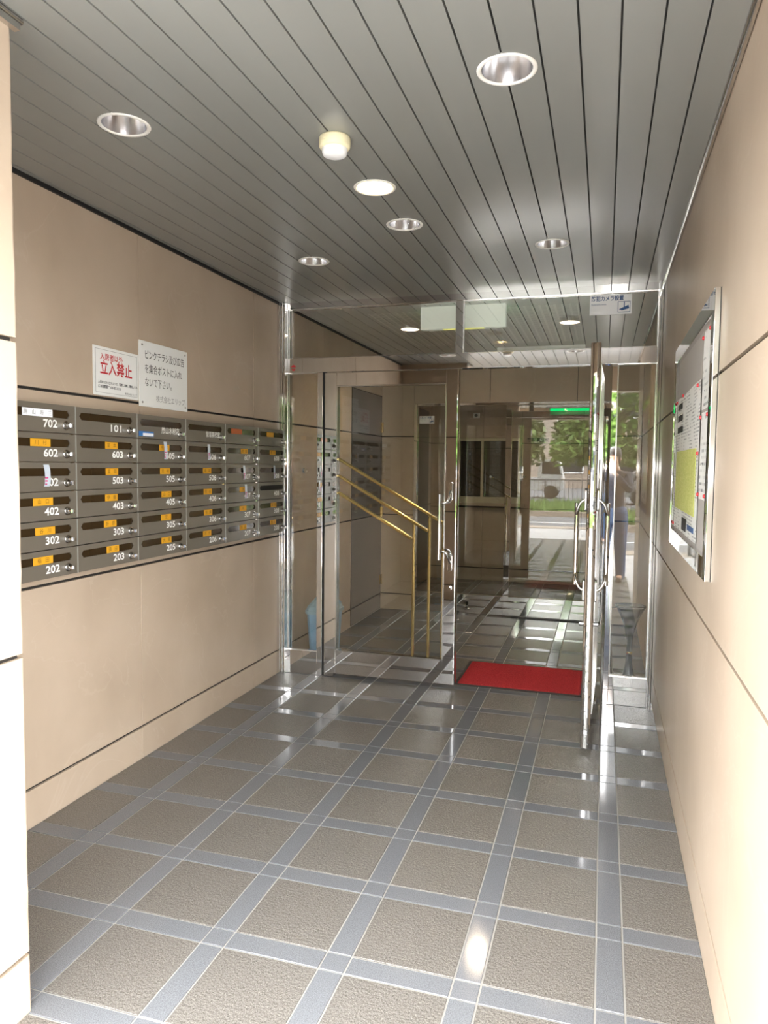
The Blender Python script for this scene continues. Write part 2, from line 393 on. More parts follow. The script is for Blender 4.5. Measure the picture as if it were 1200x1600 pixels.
panel_wall(wc, 'y', YC, -1, [-1.795, -1.463, -0.985], [1.80, ZC])
panel_wall(wc, 'y', YC, -1, [-0.985, -0.25, XR], [0.925, Z2, ZC])

# ------------------------------------------------------------------ ceiling of metal slats
DL = [(-0.285, 2.07), (-1.505, 2.07), (-0.888, 2.785), (-0.891, 3.24), (-0.273, 3.70), (-1.513, 3.69),
      (-1.512, 5.70), (-0.883, 5.72), (-0.279, 5.70), (-1.35, 8.1), (-0.45, 8.1)]
RH = 0.071
ceil = struct('ceiling')
MB().box((XL - 0.2, YE - 0.1, ZC + 0.12), (XR + 0.2, YC + 0.3, ZC + 0.2)).build('deck', M['void'], ceil)
def slat(x0, x1, y0, y1, m, name='ceiling_slat'):
    mb = MB(); cuts = [(cx, cy) for cx, cy in DL if x0 < cx + RH and x1 > cx - RH and y0 < cy < y1]
    ys = {y0, y1}
    for cx, cy in cuts:
        for k in range(13): ys.add(cy - RH * math.cos(math.pi * k / 12))
    ys = sorted(ys)
    def iv(y, ym):
        segs = [(x0, x1)]
        for cx, cy in cuts:
            if abs(ym - cy) < RH:
                h = math.sqrt(max(0, RH * RH - (y - cy) ** 2)); a, b = cx - h, cx + h
                return (x0, max(x0, min(x1, a))), (min(x1, max(x0, b)), x1)
        return (segs[0],)
    for a, b in zip(ys[:-1], ys[1:]):
        ym = (a + b) / 2
        for s0, s1 in zip(iv(a, ym), iv(b, ym)):
            if s0[1] - s0[0] > 1e-5 or s1[1] - s1[0] > 1e-5:
                mb.add([(s0[0], a, ZC), (s0[1], a, ZC), (s1[1], b, ZC), (s1[0], b, ZC)], [(0, 3, 2, 1)])
    for x, fl_ in ((x0, 0), (x1, 1)):
        yy = [y0]
        for cx, cy in cuts:
            if abs(x - cx) < RH:
                h = math.sqrt(RH * RH - (x - cx) ** 2); yy += [cy - h, cy + h]
        yy.append(y1)
        for a, b in zip(yy[::2], yy[1::2]):
            mb.add([(x, a, ZC), (x, b, ZC), (x, b, ZC + 0.02), (x, a, ZC + 0.02)], [(0, 1, 2, 3)])
    return mb.build(name, m, ceil)
M['slat_perf'] = mat('perforated_ceiling_metal', (0.68, 0.685, 0.67), 0.4, 0.0)
def perf():
    N, L, B = nodes(M['slat_perf']); ge = N.new('ShaderNodeNewGeometry')
    br = N.new('ShaderNodeTexBrick'); br.offset = 0.0; br.inputs['Scale'].default_value = 1
    br.inputs['Brick Width'].default_value = 0.05; br.inputs['Row Height'].default_value = 0.038; br.inputs['Mortar Size'].default_value = 0.0085
    for k, v in (('Color1', (0.62, 0.625, 0.61, 1)), ('Color2', (0.62, 0.625, 0.61, 1)), ('Mortar', (0.88, 0.88, 0.86, 1))): br.inputs[k].default_value = v
    L.new(ge.outputs['Position'], br.inputs['Vector']); sp = N.new('ShaderNodeSeparateXYZ'); L.new(ge.outputs['Position'], sp.inputs[0])
    def cmp_(a, lo, hi):
        g = N.new('ShaderNodeMath'); g.operation = 'GREATER_THAN'; g.inputs[1].default_value = lo; L.new(sp.outputs[a], g.inputs[0])
        l = N.new('ShaderNodeMath'); l.operation = 'LESS_THAN'; l.inputs[1].default_value = hi; L.new(sp.outputs[a], l.inputs[0])
        m_ = N.new('ShaderNodeMath'); m_.operation = 'MULTIPLY'; L.new(g.outputs[0], m_.inputs[0]); L.new(l.outputs[0], m_.inputs[1]); return m_
    a, b = cmp_(0, -1.66, -0.20), cmp_(1, 5.06, 6.55)
    m_ = N.new('ShaderNodeMath'); m_.operation = 'MULTIPLY'; L.new(a.outputs[0], m_.inputs[0]); L.new(b.outputs[0], m_.inputs[1])
    mx = N.new('ShaderNodeMix'); mx.data_type = 'RGBA'; mx.inputs[6].default_value = (0.68, 0.685, 0.67, 1)
    L.new(m_.outputs[0], mx.inputs[0]); L.new(br.outputs['Color'], mx.inputs[7]); L.new(mx.outputs[2], B.inputs['Base Color'])
perf()
G = 0.0028
M['gap'] = mat('dark_joiner', (0.05, 0.05, 0.047), 0.6)
for a_ in [-0.09 + 0.1 * k for k in range(-20, 4)]:
    MB().box((a_ - 0.006, YE, ZC + 0.012), (a_ + 0.006, YB - 0.02, ZC + 0.016)).build('joiner_strip', M['gap'], ceil) if not any(abs(a_ - c[0]) < RH for c in DL) else None
edges = [-2.115] + [-0.09 + 0.1 * k for k in range(-20, 4)] + [0.300]
for a, b in zip(edges[:-1], edges[1:]):
    if b - a < 0.02: continue
    slat(a + G, b - G, YE, YA + 0.02, M['slat'])
    slat(a + G, b - G, YA + 0.05, YB - 0.02, M['slat_perf'])
    slat(a + G, b - G, YB + 0.2, YC, M['slat'])

tl = MB().box((XL, PY, ZC - 0.012), (XL + 0.013, YA, ZC + 0.015)); sbuild('shadow_strip_1', tl, M['black'])  # black strip painting the shadow gap between left wall and ceiling
tr_ = MB().cyl((XR - 0.012, YF, ZC + 0.002), (XR - 0.012, YA, ZC + 0.002), 0.011, n=12).box((XR - 0.022, YF, ZC), (XR, YA, ZC + 0.02)); sbuild('trim_2', tr_, M['steel'])
tl = MB().box((XL, YA + 0.08, ZC - 0.012), (XL + 0.013, YB, ZC + 0.015)); sbuild('shadow_strip_3', tl, M['black'])  # the same painted shadow gap, carried on through the lobby
tl = MB().box((PX - 0.002, YF, ZC - 0.03), (PX + 0.016, PY + 0.014, ZC)).cyl((PX + 0.012, YF, ZC - 0.006), (PX + 0.012, PY + 0.02, ZC - 0.006), 0.009, n=10)
sbuild('trim_4', tl, M['steel'])

# ------------------------------------------------------------------ downlights
def downlight(i, x, y, label, lit=False, ring=False):
    t = thing('downlight', label, 'ceiling light', (x, y, ZC), 'ceiling downlights')
    MB().lathe((x, y, ZC), [(RH - 0.003, 0.012), (RH - 0.001, -0.0005), (RH + 0.003, -0.004), (0.081, -0.003), (0.083, 0.0), (0.080, 0.004)], 40).build('trim_ring', M['white_enamel'], t)
    MB().lathe((x, y, ZC), [(RH - 0.002, 0.0), (0.066, 0.03), (0.052, 0.075), (0.038, 0.105), (0.001, 0.108)], 40).build('reflector', M['reflector'], t)
    if lit:
        MB().lathe((x, y, ZC), [(0.001, 0.006), (0.030, 0.008), (0.050, 0.018), (0.058, 0.036), (0.040, 0.075), (0.02, 0.105)] if lit == 1 else [(0.001, 0.030), (0.022, 0.034), (0.030, 0.048), (0.026, 0.085), (0.02, 0.105)], 24).build('bulb', M['bulb' if lit == 1 else 'bulb_soft'], t)
    else:
        lamp = MB().cyl((x, y, ZC + 0.085), (x, y, ZC + 0.107), 0.024, n=16).build('lamp_base', M['white_plastic'], t)
        for dx, dy in ((-1, -1), (1, -1), (-1, 1), (1, 1)):
            MB().cyl((x + dx * 0.010, y + dy * 0.010, ZC + 0.048), (x + dx * 0.010, y + dy * 0.010, ZC + 0.09), 0.0072, n=10).build('tube', M['tube'], lamp)
    if ring:
        MB().tube([(x + 0.035 + 0.006 * math.cos(a), y - 0.07, ZC - 0.012 + 0.009 * math.sin(a)) for a in [k * math.pi / 6 for k in range(13)]], 0.0014, 6).build('pull_ring', M['chrome_rod'], t)
names = ['large unlit round downlight nearest the camera, on the right', 'unlit round downlight above the mailboxes, nearest the left pier',
         'lit downlight glowing warm beside the round ceiling sensor', 'unlit downlight with a small pull ring, behind the warm lit one',
         'unlit downlight in front of the glass doors on the right', 'unlit downlight near the left chrome jamb of the glass screen',
         'lobby downlight seen through the transom, left of the exit sign box', 'lobby downlight seen just behind the exit sign box',
         'lobby downlight seen through the transom, left of the camera notice',
         'added unseen downlight to brighten the corridor in front of the office window', 'added unseen downlight to brighten the corridor right of the office window']
LIT = (6, 7, 8, 9, 10)  # the last two are added out of view to brighten the corridor
for i, (x, y) in enumerate(DL): downlight(i, x, y, names[i], 1 if i == 2 else 2 if i in LIT else 0, i == 3)

t = thing('ceiling_sensor', 'round cream ceiling sensor with a white domed cover', 'sensor', (-0.885, 2.335, ZC))
MB().lathe((-0.885, 2.335, ZC), [(0.001, 0), (0.050, 0.0), (0.052, -0.004), (0.052, -0.030), (0.047, -0.036), (0.041, -0.037)], 32).box((-0.905, 2.2825, ZC - 0.022), (-0.897, 2.286, ZC - 0.015)).build('base', M['cream'], t)
MB().lathe((-0.885, 2.335, ZC), [(0.042, -0.030), (0.042, -0.048), (0.038, -0.057), (0.026, -0.062), (0.001, -0.064)], 32).build('cover', M['white_plastic'], t)

# ------------------------------------------------------------------ outer glazed screen
w1 = struct('window_1', (0, YA, 0), 'mirror-steel glazed entrance screen with transom and side panes around the doors', 'window')
ch = M['chrome']
def bar(name, a, b, parent=None, m=None, bv=0.0015):
    return bevel(MB().box(a, b).build(name, m or ch, parent or w1), bv)
D0, D1 = YA, YA + 0.06          # main frame depth
# jambs: stepped profiles
def jamb(x0, s):
    mb = MB(); W = 0.056
    prof = [(0, -0.05), (0.022, -0.05), (0.022, -0.035), (0.027, -0.035), (0.027, -0.05), (0.040, -0.05), (0.040, -0.03), (0.045, -0.03), (0.045, -0.045), (W, -0.045), (W, 0.08), (0, 0.08)]
    if s < 0: W2 = 0.040 / 0.056; prof = [(p[0] * W2, p[1]) for p in prof]
    mb.prism([(x0 + s * px_, YA + py_) for px_, py_ in prof], 'z', 0.0, ZC)
    return bevel(mb.build('jamb', ch, w1), 0.0012)
jamb(XL, 1); jamb(XR, -1)
bar('head_rail', (-2.075, D0, 2.485), (0.279, D1, ZC + 0.01))
bar('transom_rail', (-2.075, D0 - 0.004, 2.062), (0.279, D1 + 0.01, 2.157))
bar('mullion', (-0.920, D0 + 0.002, 2.157), (-0.875, D1, 2.485))
bar('mullion', (-1.857, D0 + 0.002, 0.0), (-1.820, D1, 2.062))
bar('mullion', (0.029, D0 + 0.002, 0.0), (0.060, D1, 2.062))
bar('bottom_rail', (-2.075, D0 + 0.004, 0.0), (-1.857, D1, 0.163))
bar('bottom_rail', (0.060, D0 + 0.004, 0.0), (0.279, D1, 0.175))
for a, b, z0, z1 in ((-2.073, -1.857, 0.163, 2.062), (0.060, 0.279, 0.175, 2.062), (-2.073, -0.920, 2.157, 2.485), (-0.875, 0.279, 2.157, 2.485)):
    MB().box((a + 0.001, YA + 0.026, z0 + 0.001), (b - 0.001, YA + 0.034, z1 - 0.001)).build('pane', M['glass'], w1)
    mb = MB(); e = 0.006
    for q in ((a, z0, b, z0 + e), (a, z1 - e, b, z1), (a, z0 + e, a + e, z1 - e), (b - e, z0 + e, b, z1 - e)):
        mb.box((q[0], YA + 0.014, q[1]), (q[2], YA + 0.025, q[3]))
    mb.build('glazing_bead', M['steel'], w1)
bar('pivot_gap', (-1.820, D0 + 0.012, 0.0), (-1.806, D1 - 0.01, 2.062), m=M['black'])

# ------------------------------------------------------------------ door leaves
def capsule(cx, cz, w, h, n=8):
    r = w / 2; pts = []
    for k in range(n + 1): t_ = math.pi * k / n; pts.append((cx + r * math.cos(t_), cz + h / 2 - r + r * math.sin(t_)))
    for k in range(n + 1): t_ = math.pi + math.pi * k / n; pts.append((cx + r * math.cos(t_), cz - h / 2 + r + r * math.sin(t_)))
    return pts
def door_leaf(d, W, outer, bars=True):
    """local: x from the hinge to the free edge, y through the thickness, outer = sign of the street face"""
    T = 0.024; z0, z1 = 0.024, 2.058; s0, s1 = 0.083, W - 0.084
    lb = lambda n, mb, m: mb.build(n, m, d, local=True)
    bevel(lb('hinge_stile', MB().box((0, -T, z0), (s0, T, z1)), ch), 0.002)
    pr = [(s1, -T), (W - 0.014, -T)] + [(W - 0.014 + 0.014 * math.sin(math.pi * k / 10), -T * math.cos(math.pi * k / 10)) for k in range(1, 10)] + [(W - 0.014, T), (s1, T)]
    lb('free_stile', MB().prism(pr, 'z', z0, z1), ch)
    bevel(lb('top_rail', MB().box((s0, -T, 1.972), (s1, T, z1)), ch), 0.0015)
    bevel(lb('bottom_rail', MB().box((s0, -T, z0), (s1, T, 0.178)), ch), 0.0015)
    mb = MB(); e = 0.007
    for s in (-1, 1):
        ya, yb = sorted((s * 0.005, s * (T + 0.003)))
        for q in ((s0, 0.178, s1, 0.178 + e), (s0, 1.972 - e, s1, 1.972), (s0, 0.178 + e, s0 + e, 1.972 - e), (s1 - e, 0.178 + e, s1, 1.972 - e)):
            mb.box((q[0], ya, q[1]), (q[2], yb, q[3]))
    lb('glazing_bead', mb, M['steel'])
    lb('glass', MB().box((s0 + 0.001, -0.004, 0.179), (s1 - 0.001, 0.004, 1.971)), M['glass'])
    lb('pivot_shoe', MB().box((0.004, -0.028, 0.004), (0.07, 0.028, z0)), M['steel'])
    if bars:
        f = 0.9 / 0.913 * (W / 0.9)
        X = lambda wx: (wx + 1.805) * (W / 0.915)
        def flat(ax_, az, bx_, bz, w=0.009):
            mb_ = MB()
            for s in (-1, 1):
                y0_, y1_ = sorted((s * 0.0045, s * 0.016)); d_ = Vector((bx_ - ax_, bz - az)).normalized(); n_ = Vector((-d_.y, d_.x)) * w
                mb_.prism([(ax_ + n_.x, az + n_.y), (bx_ + n_.x, bz + n_.y), (bx_ - n_.x, bz - n_.y), (ax_ - n_.x, az - n_.y)], 'y', y0_, y1_)
            return bevel(lb('brass_bar', mb_, M['brass']), 0.003)
        sl = -0.559
        flat(s0 + e, 1.487, X(-0.985), 1.487 + sl * 0.737)
        flat(s0 + e, 1.375, X(-1.087), 1.375 + sl * 0.635)
        flat(s0 + e, 1.260, X(-1.192), 1.260 + sl * 0.530)
        flat(X(-0.985), 1.068, X(-0.985), 0.186, 0.007)
        flat(X(-1.078), 1.115, X(-1.078), 0.186, 0.007)
        flat(X(-1.183), 1.062, X(-1.183), 0.186, 0.007)
    for s in (-1, 1):
        h = MB().build('pull_handle', M['chrome_rod'], d, local=True) if False else None
        px_, bx_ = W - 0.045, W - 0.108
        yb = s * (T + 0.052)
        hb = lb('pull_handle', MB().cyl((bx_, yb, 0.845), (bx_, yb, 1.265), 0.0115, n=16), M['chrome_rod'])
        for zc, dz in ((1.285, -1), (0.825, 1)):
            yp = s * T
            mb = MB().prism(capsule(px_, zc, 0.026, 0.115), 'y', *sorted((yp, yp + s * 0.012)))
            bevel(mb.build('handle_plate', M['chrome_rod'], hb, local=True), 0.003)
            za = zc + dz * 0.075
            pts = [(px_, yp + s * 0.008, zc), (px_, yp + s * 0.03, zc + dz * 0.012), (px_ - 0.004, yp + s * 0.044, zc + dz * 0.04), (px_ - 0.018, yb, za), (bx_, yb, za)]
            sm = []
            for i in range(len(pts) - 1):
                for k in range(4): sm.append(Vector(pts[i]).lerp(Vector(pts[i + 1]), k / 4))
            sm.append(Vector(pts[-1]))
            for _ in range(3): sm = [sm[0]] + [(sm[i - 1] + sm[i] * 2 + sm[i + 1]) / 4 for i in range(1, len(sm) - 1)] + [sm[-1]]
            MB().tube(sm, 0.0075, 10).build('handle_arm', M['chrome_rod'], hb, local=True)
    lock = MB()
    for s in (-1, 1): lock.cyl((W - 0.045, s * T, 0.655), (W - 0.045, s * (T + 0.022), 0.655), 0.013, n=14)
    lb('lock_cylinder', lock, M['chrome_rod'])
d1 = struct('door_1', (-1.805, YA + 0.03, 0), 'closed left glass door with mirror-steel frame and three brass bars', 'door')
door_leaf(d1, 0.913, -1)
d2 = struct('door_2', (-0.037, YA + 0.025, 0), 'right glass door swung open towards the camera, seen edge on', 'door', rz=math.atan2(-0.85, -0.018))
door_leaf(d2, 0.862, 1)

# ------------------------------------------------------------------ inner glazed screen (second door)
w2 = struct('window_2', (0, YB, 0), 'inner glazed screen with a fixed pane left of the second door', 'window')
bar('jamb', (-1.800, YB - 0.01, 0), (-1.770, YB + 0.06, 2.045), w2)
bar('jamb', (0.002, YB - 0.01, 0), (0.046, YB + 0.06, 2.045), w2)
bar('head_rail', (-1.770, YB - 0.006, 2.026), (0.002, YB + 0.06, 2.050), w2)
bar('bottom_rail', (-1.770, YB, 0.0), (-0.905, YB + 0.05, 0.195), w2)
MB().box((-1.768, YB + 0.02, 0.196), (-0.906, YB + 0.028, 2.026)).build('pane', M['glass'], w2)
d3 = struct('door_3', (0, YB, 0), 'second glass door with mirror-steel rails across the lobby', 'door')
bar('stile', (-0.903, YB - 0.002, 0.012), (-0.849, YB + 0.045, 2.022), d3)
bar('stile', (-0.060, YB - 0.002, 0.012), (-0.004, YB + 0.045, 2.022), d3)
bevel(MB().prism([(YB - 0.002, 1.963), (YB + 0.045, 1.963), (YB + 0.045, 2.022), (YB - 0.0017, 2.022)], 'x', -0.849, -0.060).build('top_rail', ch, d3), 0.001)
bar('bottom_rail', (-0.849, YB - 0.002, 0.012), (-0.060, YB + 0.045, 0.195), d3)
MB().box((-0.848, YB + 0.016, 0.196), (-0.061, YB + 0.024, 1.962)).build('glass', M['glass'], d3)
bar('sill', (-0.82, YB - 0.03, 0.0), (-0.01, YB - 0.012, 0.010), d3, M['black'])

# ------------------------------------------------------------------ lobby and corridor fittings
d4 = struct('door_4', (XL, 6.08, 0), 'dark brown steel service door flush in the left lobby wall', 'door')
for j in range(3):
    z0, z1 = [0.012, ZB, Z1, Z2][j], [ZB, Z1, Z2][j]
for z0, z1 in ((0.012, ZB - 0.004), (ZB + 0.004, Z1 - 0.004), (Z1 + 0.004, Z2 - 0.004), (Z2 + 0.004, 2.118)):
    MB().cbox((XL - 0.02, 6.09, z0), (XL + 0.002, 6.985, z1), 0.002, '+x').build('door_panel', M['dark_door'], d4)
for z in (0.30, 0.98, 1.82):
    MB().cyl((XL + 0.010, 6.985, z - 0.05), (XL + 0.010, 6.985, z + 0.05), 0.008, n=10).box((XL + 0.001, 6.94, z - 0.05), (XL + 0.005, 6.985, z + 0.05)).build('hinge', M['brass'], d4)
d5 = struct('door_5', (XL, 7.75, 0), 'black steel lift door at the left end of the corridor', 'door')
for a, b in ((7.76, 8.372), (8.378, 8.99)):
    MB().cbox((XL - 0.02, a, 0.01), (XL + 0.012, b, 2.12), 0.003, '+x').build('door_leaf', M['lift_door'], d5)

w3 = struct('window_3', (-1.39, YC, 0.99), 'cream-framed office window with closed dark blinds in the corridor wall', 'window')
x0, x1, z0, z1 = -1.79, -0.99, 0.985, 1.795
mb = MB()
for q in ((x0, z0, x1, z0 + 0.075), (x0, z1 - 0.035, x1, z1), (x0, z0 + 0.075, x0 + 0.035, z1 - 0.035), (x1 - 0.035, z0 + 0.075, x1, z1 - 0.035)):
    mb.box((q[0], YC - 0.02, q[1]), (q[2], YC + 0.06, q[3]))
mb.build('frame', M['win_frame'], w3)
MB().box((-1.488, YC - 0.012, z0 + 0.075), (-1.458, YC + 0.03, z1 - 0.035)).build('meeting_stile', M['win_frame'], w3)
for a, b in ((x0 + 0.035, -1.488), (-1.458, x1 - 0.035)):
    MB().box((a, YC + 0.008, z0 + 0.075), (b, YC + 0.013, z1 - 0.035)).build('pane', M['glass'], w3)
bl = MB(); k = 0
z = z0 + 0.085
while z < z1 - 0.04:
    bl.add([(x0 + 0.04, YC + 0.045, z), (x1 - 0.04, YC + 0.045, z), (x1 - 0.04, YC + 0.055, z + 0.0165), (x0 + 0.04, YC + 0.055, z + 0.0165)], [(0, 1, 2, 3)]); z += 0.018
o = bl.build('blind', M['blind'], w3); o['kind'] = 'stuff'
MB().box((-1.375, YC - 0.02, 1.30), (-1.345, YC - 0.008, 1.325)).cyl((-1.36, YC - 0.012, 1.3125), (-1.36, YC - 0.03, 1.3125), 0.009, n=10).build('window_catch', M['chrome_rod'], w3)
bevel(MB().box((x0 - 0.06, YC - 0.05, 0.945), (x1 + 0.06, YC + 0.02, 0.983)).build('sill', M['stone'], w3), 0.004)

def small_knob(name, label, cat, p, n, r=0.014):
    t = thing(name, label, cat, p); q = Vector(p); n = Vector(n)
    MB().cyl(q, q + n * 0.006, r * 1.5, n=18).build('rose', M['steel'], t)
    MB().cyl(q + n * 0.006, q + n * 0.028, r * 0.8, r, n=16).build('knob', M['chrome_rod'], t)
small_knob('key_switch', 'small round chrome key switch on the tan wall behind the left side pane', 'switch', (XL + 0.001, 5.0, 1.40), (1, 0, 0))
small_knob('key_switch', 'small round chrome key switch on the corridor wall beside the office window', 'switch', (-0.948, YC - 0.001, 1.316), (0, -1, 0), 0.011)

t = thing('security_camera', 'small white security camera with a black lens high on the corridor wall', 'camera', (-1.55, YC - 0.001, 2.07))
bevel(MB().box((-1.592, YC - 0.045, 2.045), (-1.512, YC - 0.001, 2.105)).build('housing', M['white_enamel'], t), 0.006)
MB().cyl((-1.552, YC - 0.044, 2.075), (-1.552, YC - 0.062, 2.075), 0.022, 0.017, n=18).build('lens', M['black'], t)

t = thing('office_sign', 'narrow office nameplate with black characters on the corridor wall', 'sign', (-0.788, YC - 0.001, 1.768))
bevel(MB().box((-0.928, YC - 0.010, 1.730), (-0.648, YC - 0.001, 1.806)).build('plate', mat('pale_brown_plate', (0.40, 0.35, 0.27), 0.3), t), 0.002)
text('管理事務室', 0.052, M['ink'], 'F', (-0.788, YC - 0.0112, 1.768), t, bold=0.0012)

# exit sign box hanging in the lobby, lit face towards the inner door
t = thing('exit_sign', 'white boxed emergency sign hanging from the lobby ceiling, back turned to us', 'sign', (-0.93, 5.0, ZC))
ex0, ex1, ez0, ez1, ey0, ey1 = -1.235, -0.655, 2.395, 2.515, 4.93, 4.99
bevel(MB().box((ex0, ey0, 2.375), (ex1, ey1, 2.527)).build('housing', M['exit_box'], t), 0.004)
MB().box((ex0 + 0.012, ey1, 2.385), (ex1 - 0.012, ey1 + 0.004, 2.517)).build('lit_face', M['exit_green'], t)
MB().box((-1.08, ey0 + 0.015, 2.372), (-0.80, ey1 - 0.012, 2.376)).build('lit_underside', M['exit_under'], t)
fg = MB(); fx, fz = -0.945, 2.45
P3 = lambda a, b, w: fg.prism([(a[0] - w, a[1]), (a[0] + w, a[1]), (b[0] + w, b[1]), (b[0] - w, b[1])], 'y', ey1 + 0.004, ey1 + 0.006)
fg.prism([(fx + 0.03 + 0.012 * math.cos(k), fz + 0.045 + 0.012 * math.sin(k)) for k in [i * math.pi / 5 for i in range(10)]], 'y', ey1 + 0.004, ey1 + 0.006)
P3((fx + 0.015, fz + 0.03), (fx, fz - 0.01), 0.012); P3((fx, fz - 0.01), (fx + 0.03, fz - 0.05), 0.007); P3((fx, fz - 0.01), (fx - 0.035, fz - 0.04), 0.007)
P3((fx + 0.02, fz + 0.028), (fx + 0.045, fz + 0.005), 0.005); P3((fx + 0.01, fz + 0.028), (fx - 0.03, fz + 0.012), 0.005)
fg.build('running_figure', M['exit_white'], t)

t = thing('exit_sign', 'slim lit green exit sign on the lobby side of the steel rail', 'sign', (-0.40, YA + 0.075, 2.13))
bevel(MB().box((-0.67, YA + 0.071, 2.085), (-0.13, YA + 0.098, 2.195)).build('housing', M['white_enamel'], t), 0.003)
MB().box((-0.66, YA + 0.098, 2.093), (-0.14, YA + 0.101, 2.187)).build('lit_face', M['exit_green'], t)
fg = MB(); fx, fz, ey1 = -0.45, 2.138, YA + 0.097
fg.prism([(fx - 0.03 + 0.010 * math.cos(k), fz + 0.036 + 0.010 * math.sin(k)) for k in [i_ * math.pi / 5 for i_ in range(10)]], 'y', ey1 + 0.004, ey1 + 0.006)
P3((fx - 0.015, fz + 0.024), (fx, fz - 0.008), 0.010); P3((fx, fz - 0.008), (fx - 0.026, fz - 0.04), 0.006); P3((fx, fz - 0.008), (fx + 0.030, fz - 0.032), 0.006)
fg.build('running_figure', M['exit_white'], t)

# door stop on the lobby floor
t = thing('door_stop', 'small chrome and black rubber door stop on the lobby floor', 'door stop', (-1.30, 6.72, 0))
MB().cyl((-1.30, 6.72, 0.0), (-1.30, 6.72, 0.045), 0.014, 0.011, n=14).lathe((-1.30, 6.72, 0), [(0.001, 0.006), (0.026, 0.004), (0.028, 0.0)], 18).build('post', M['chrome_rod'], t)
MB().tube([(-1.30, 6.72, 0.045), (-1.30, 6.73, 0.062), (-1.29, 6.76, 0.07)], [0.014, 0.016, 0.012], 10).build('buffer', M['black'], t)

# blue bin
bx, by = -1.925, 4.93
t = thing('waste_bin', 'blue plastic bin with a peaked push lid behind the left side pane', 'bin', (bx, by, 0))
def ring4(w, d, z, ch_=0.025):
    return [(bx - w + ch_, by - d, z), (bx + w - ch_, by - d, z), (bx + w, by - d + ch_, z), (bx + w, by + d - ch_, z), (bx + w - ch_, by + d, z), (bx - w + ch_, by + d, z), (bx - w, by + d - ch_, z), (bx - w, by - d + ch_, z)]
def loft(rs, caps=True):
    mb = MB(); vs = [v for r in rs for v in r]; n = len(rs[0])
    mb.add(vs, [(j * n + k, j * n + (k + 1) % n, (j + 1) * n + (k + 1) % n, (j + 1) * n + k) for j in range(len(rs) - 1) for k in range(n)])
    if caps: mb.add(vs, [tuple(range(n)), tuple((len(rs) - 1) * n + k for k in range(n))])
    return mb
loft([ring4(0.078, 0.10, 0.0), ring4(0.098, 0.128, 0.39)]).build('body', M['bin'], t)
loft([ring4(0.106, 0.136, 0.375), ring4(0.108, 0.138, 0.40)]).build('rim', M['bin_lid'], t)
lid = loft([ring4(0.102, 0.132, 0.40), ring4(0.095, 0.125, 0.425), ring4(0.03, 0.06, 0.51, 0.012)]).build('lid', M['bin_lid'], t)
MB().add([(bx + 0.094, by - 0.085, 0.432), (bx + 0.094, by + 0.085, 0.432), (bx + 0.043, by + 0.045, 0.500), (bx + 0.043, by - 0.045, 0.500),
          (bx + 0.099, by - 0.085, 0.436), (bx + 0.099, by + 0.085, 0.436), (bx + 0.048, by + 0.045, 0.504), (bx + 0.048, by - 0.045, 0.504)],
         [(0, 3, 2, 1), (4, 5, 6, 7), (0, 1, 5, 4), (1, 2, 6, 5), (2, 3, 7, 6), (3, 0, 4, 7)]).build('push_flap', M['bin'], lid)

# trumpet-shaped ash stand
ax_, ay_ = 0.195, 5.12
t = thing('ash_stand', 'dark grey trumpet-shaped ash stand behind the right side pane', 'ashtray', (ax_, ay_, 0))
MB().lathe((ax_, ay_, 0), [(0.001, 0.0), (0.075, 0.0), (0.076, 0.008), (0.055, 0.022), (0.035, 0.06), (0.022, 0.13), (0.017, 0.21), (0.020, 0.29), (0.034, 0.37), (0.058, 0.44), (0.085, 0.495), (0.096, 0.515)], 36).build('body', M['ash'], t)
MB().lathe((ax_, ay_, 0), [(0.094, 0.512), (0.099, 0.518), (0.098, 0.526), (0.085, 0.528), (0.07, 0.516), (0.001, 0.510)], 36).build('tray', M['ash'], t)
MB().lathe((ax_, ay_, 0), [(0.0172, 0.195), (0.0195, 0.198), (0.0195, 0.210), (0.0172, 0.213)], 24).build('collar', M['brass'], t)

# red door mat
t = thing('door_mat', 'red carpet door mat with black rubber edge just inside the doorway', 'mat', (-0.5, 5.0, 0))
bevel(MB().box((-0.915, 4.69, 0.0005), (-0.085, 5.30, 0.006)).build('rubber_edge', M['black'], t), 0.002)
pile = MB(); nx, ny = 60, 44
vs = []
for j in range(ny + 1):
    for i in range(nx + 1):
        e = min(i, nx - i, j, ny - j)
        vs.append((-0.895 + 0.79 * i / nx, 4.71 + 0.57 * j / ny, 0.006 + (0.006 + random.uniform(-0.0012, 0.0012) if e else -0.0005)))
pile.add(vs, [(j * (nx + 1) + i, j * (nx + 1) + i + 1, (j + 1) * (nx + 1) + i + 1, (j + 1) * (nx + 1) + i) for j in range(ny) for i in range(nx)], True)
pile.build('pile', M['mat_red'], t)

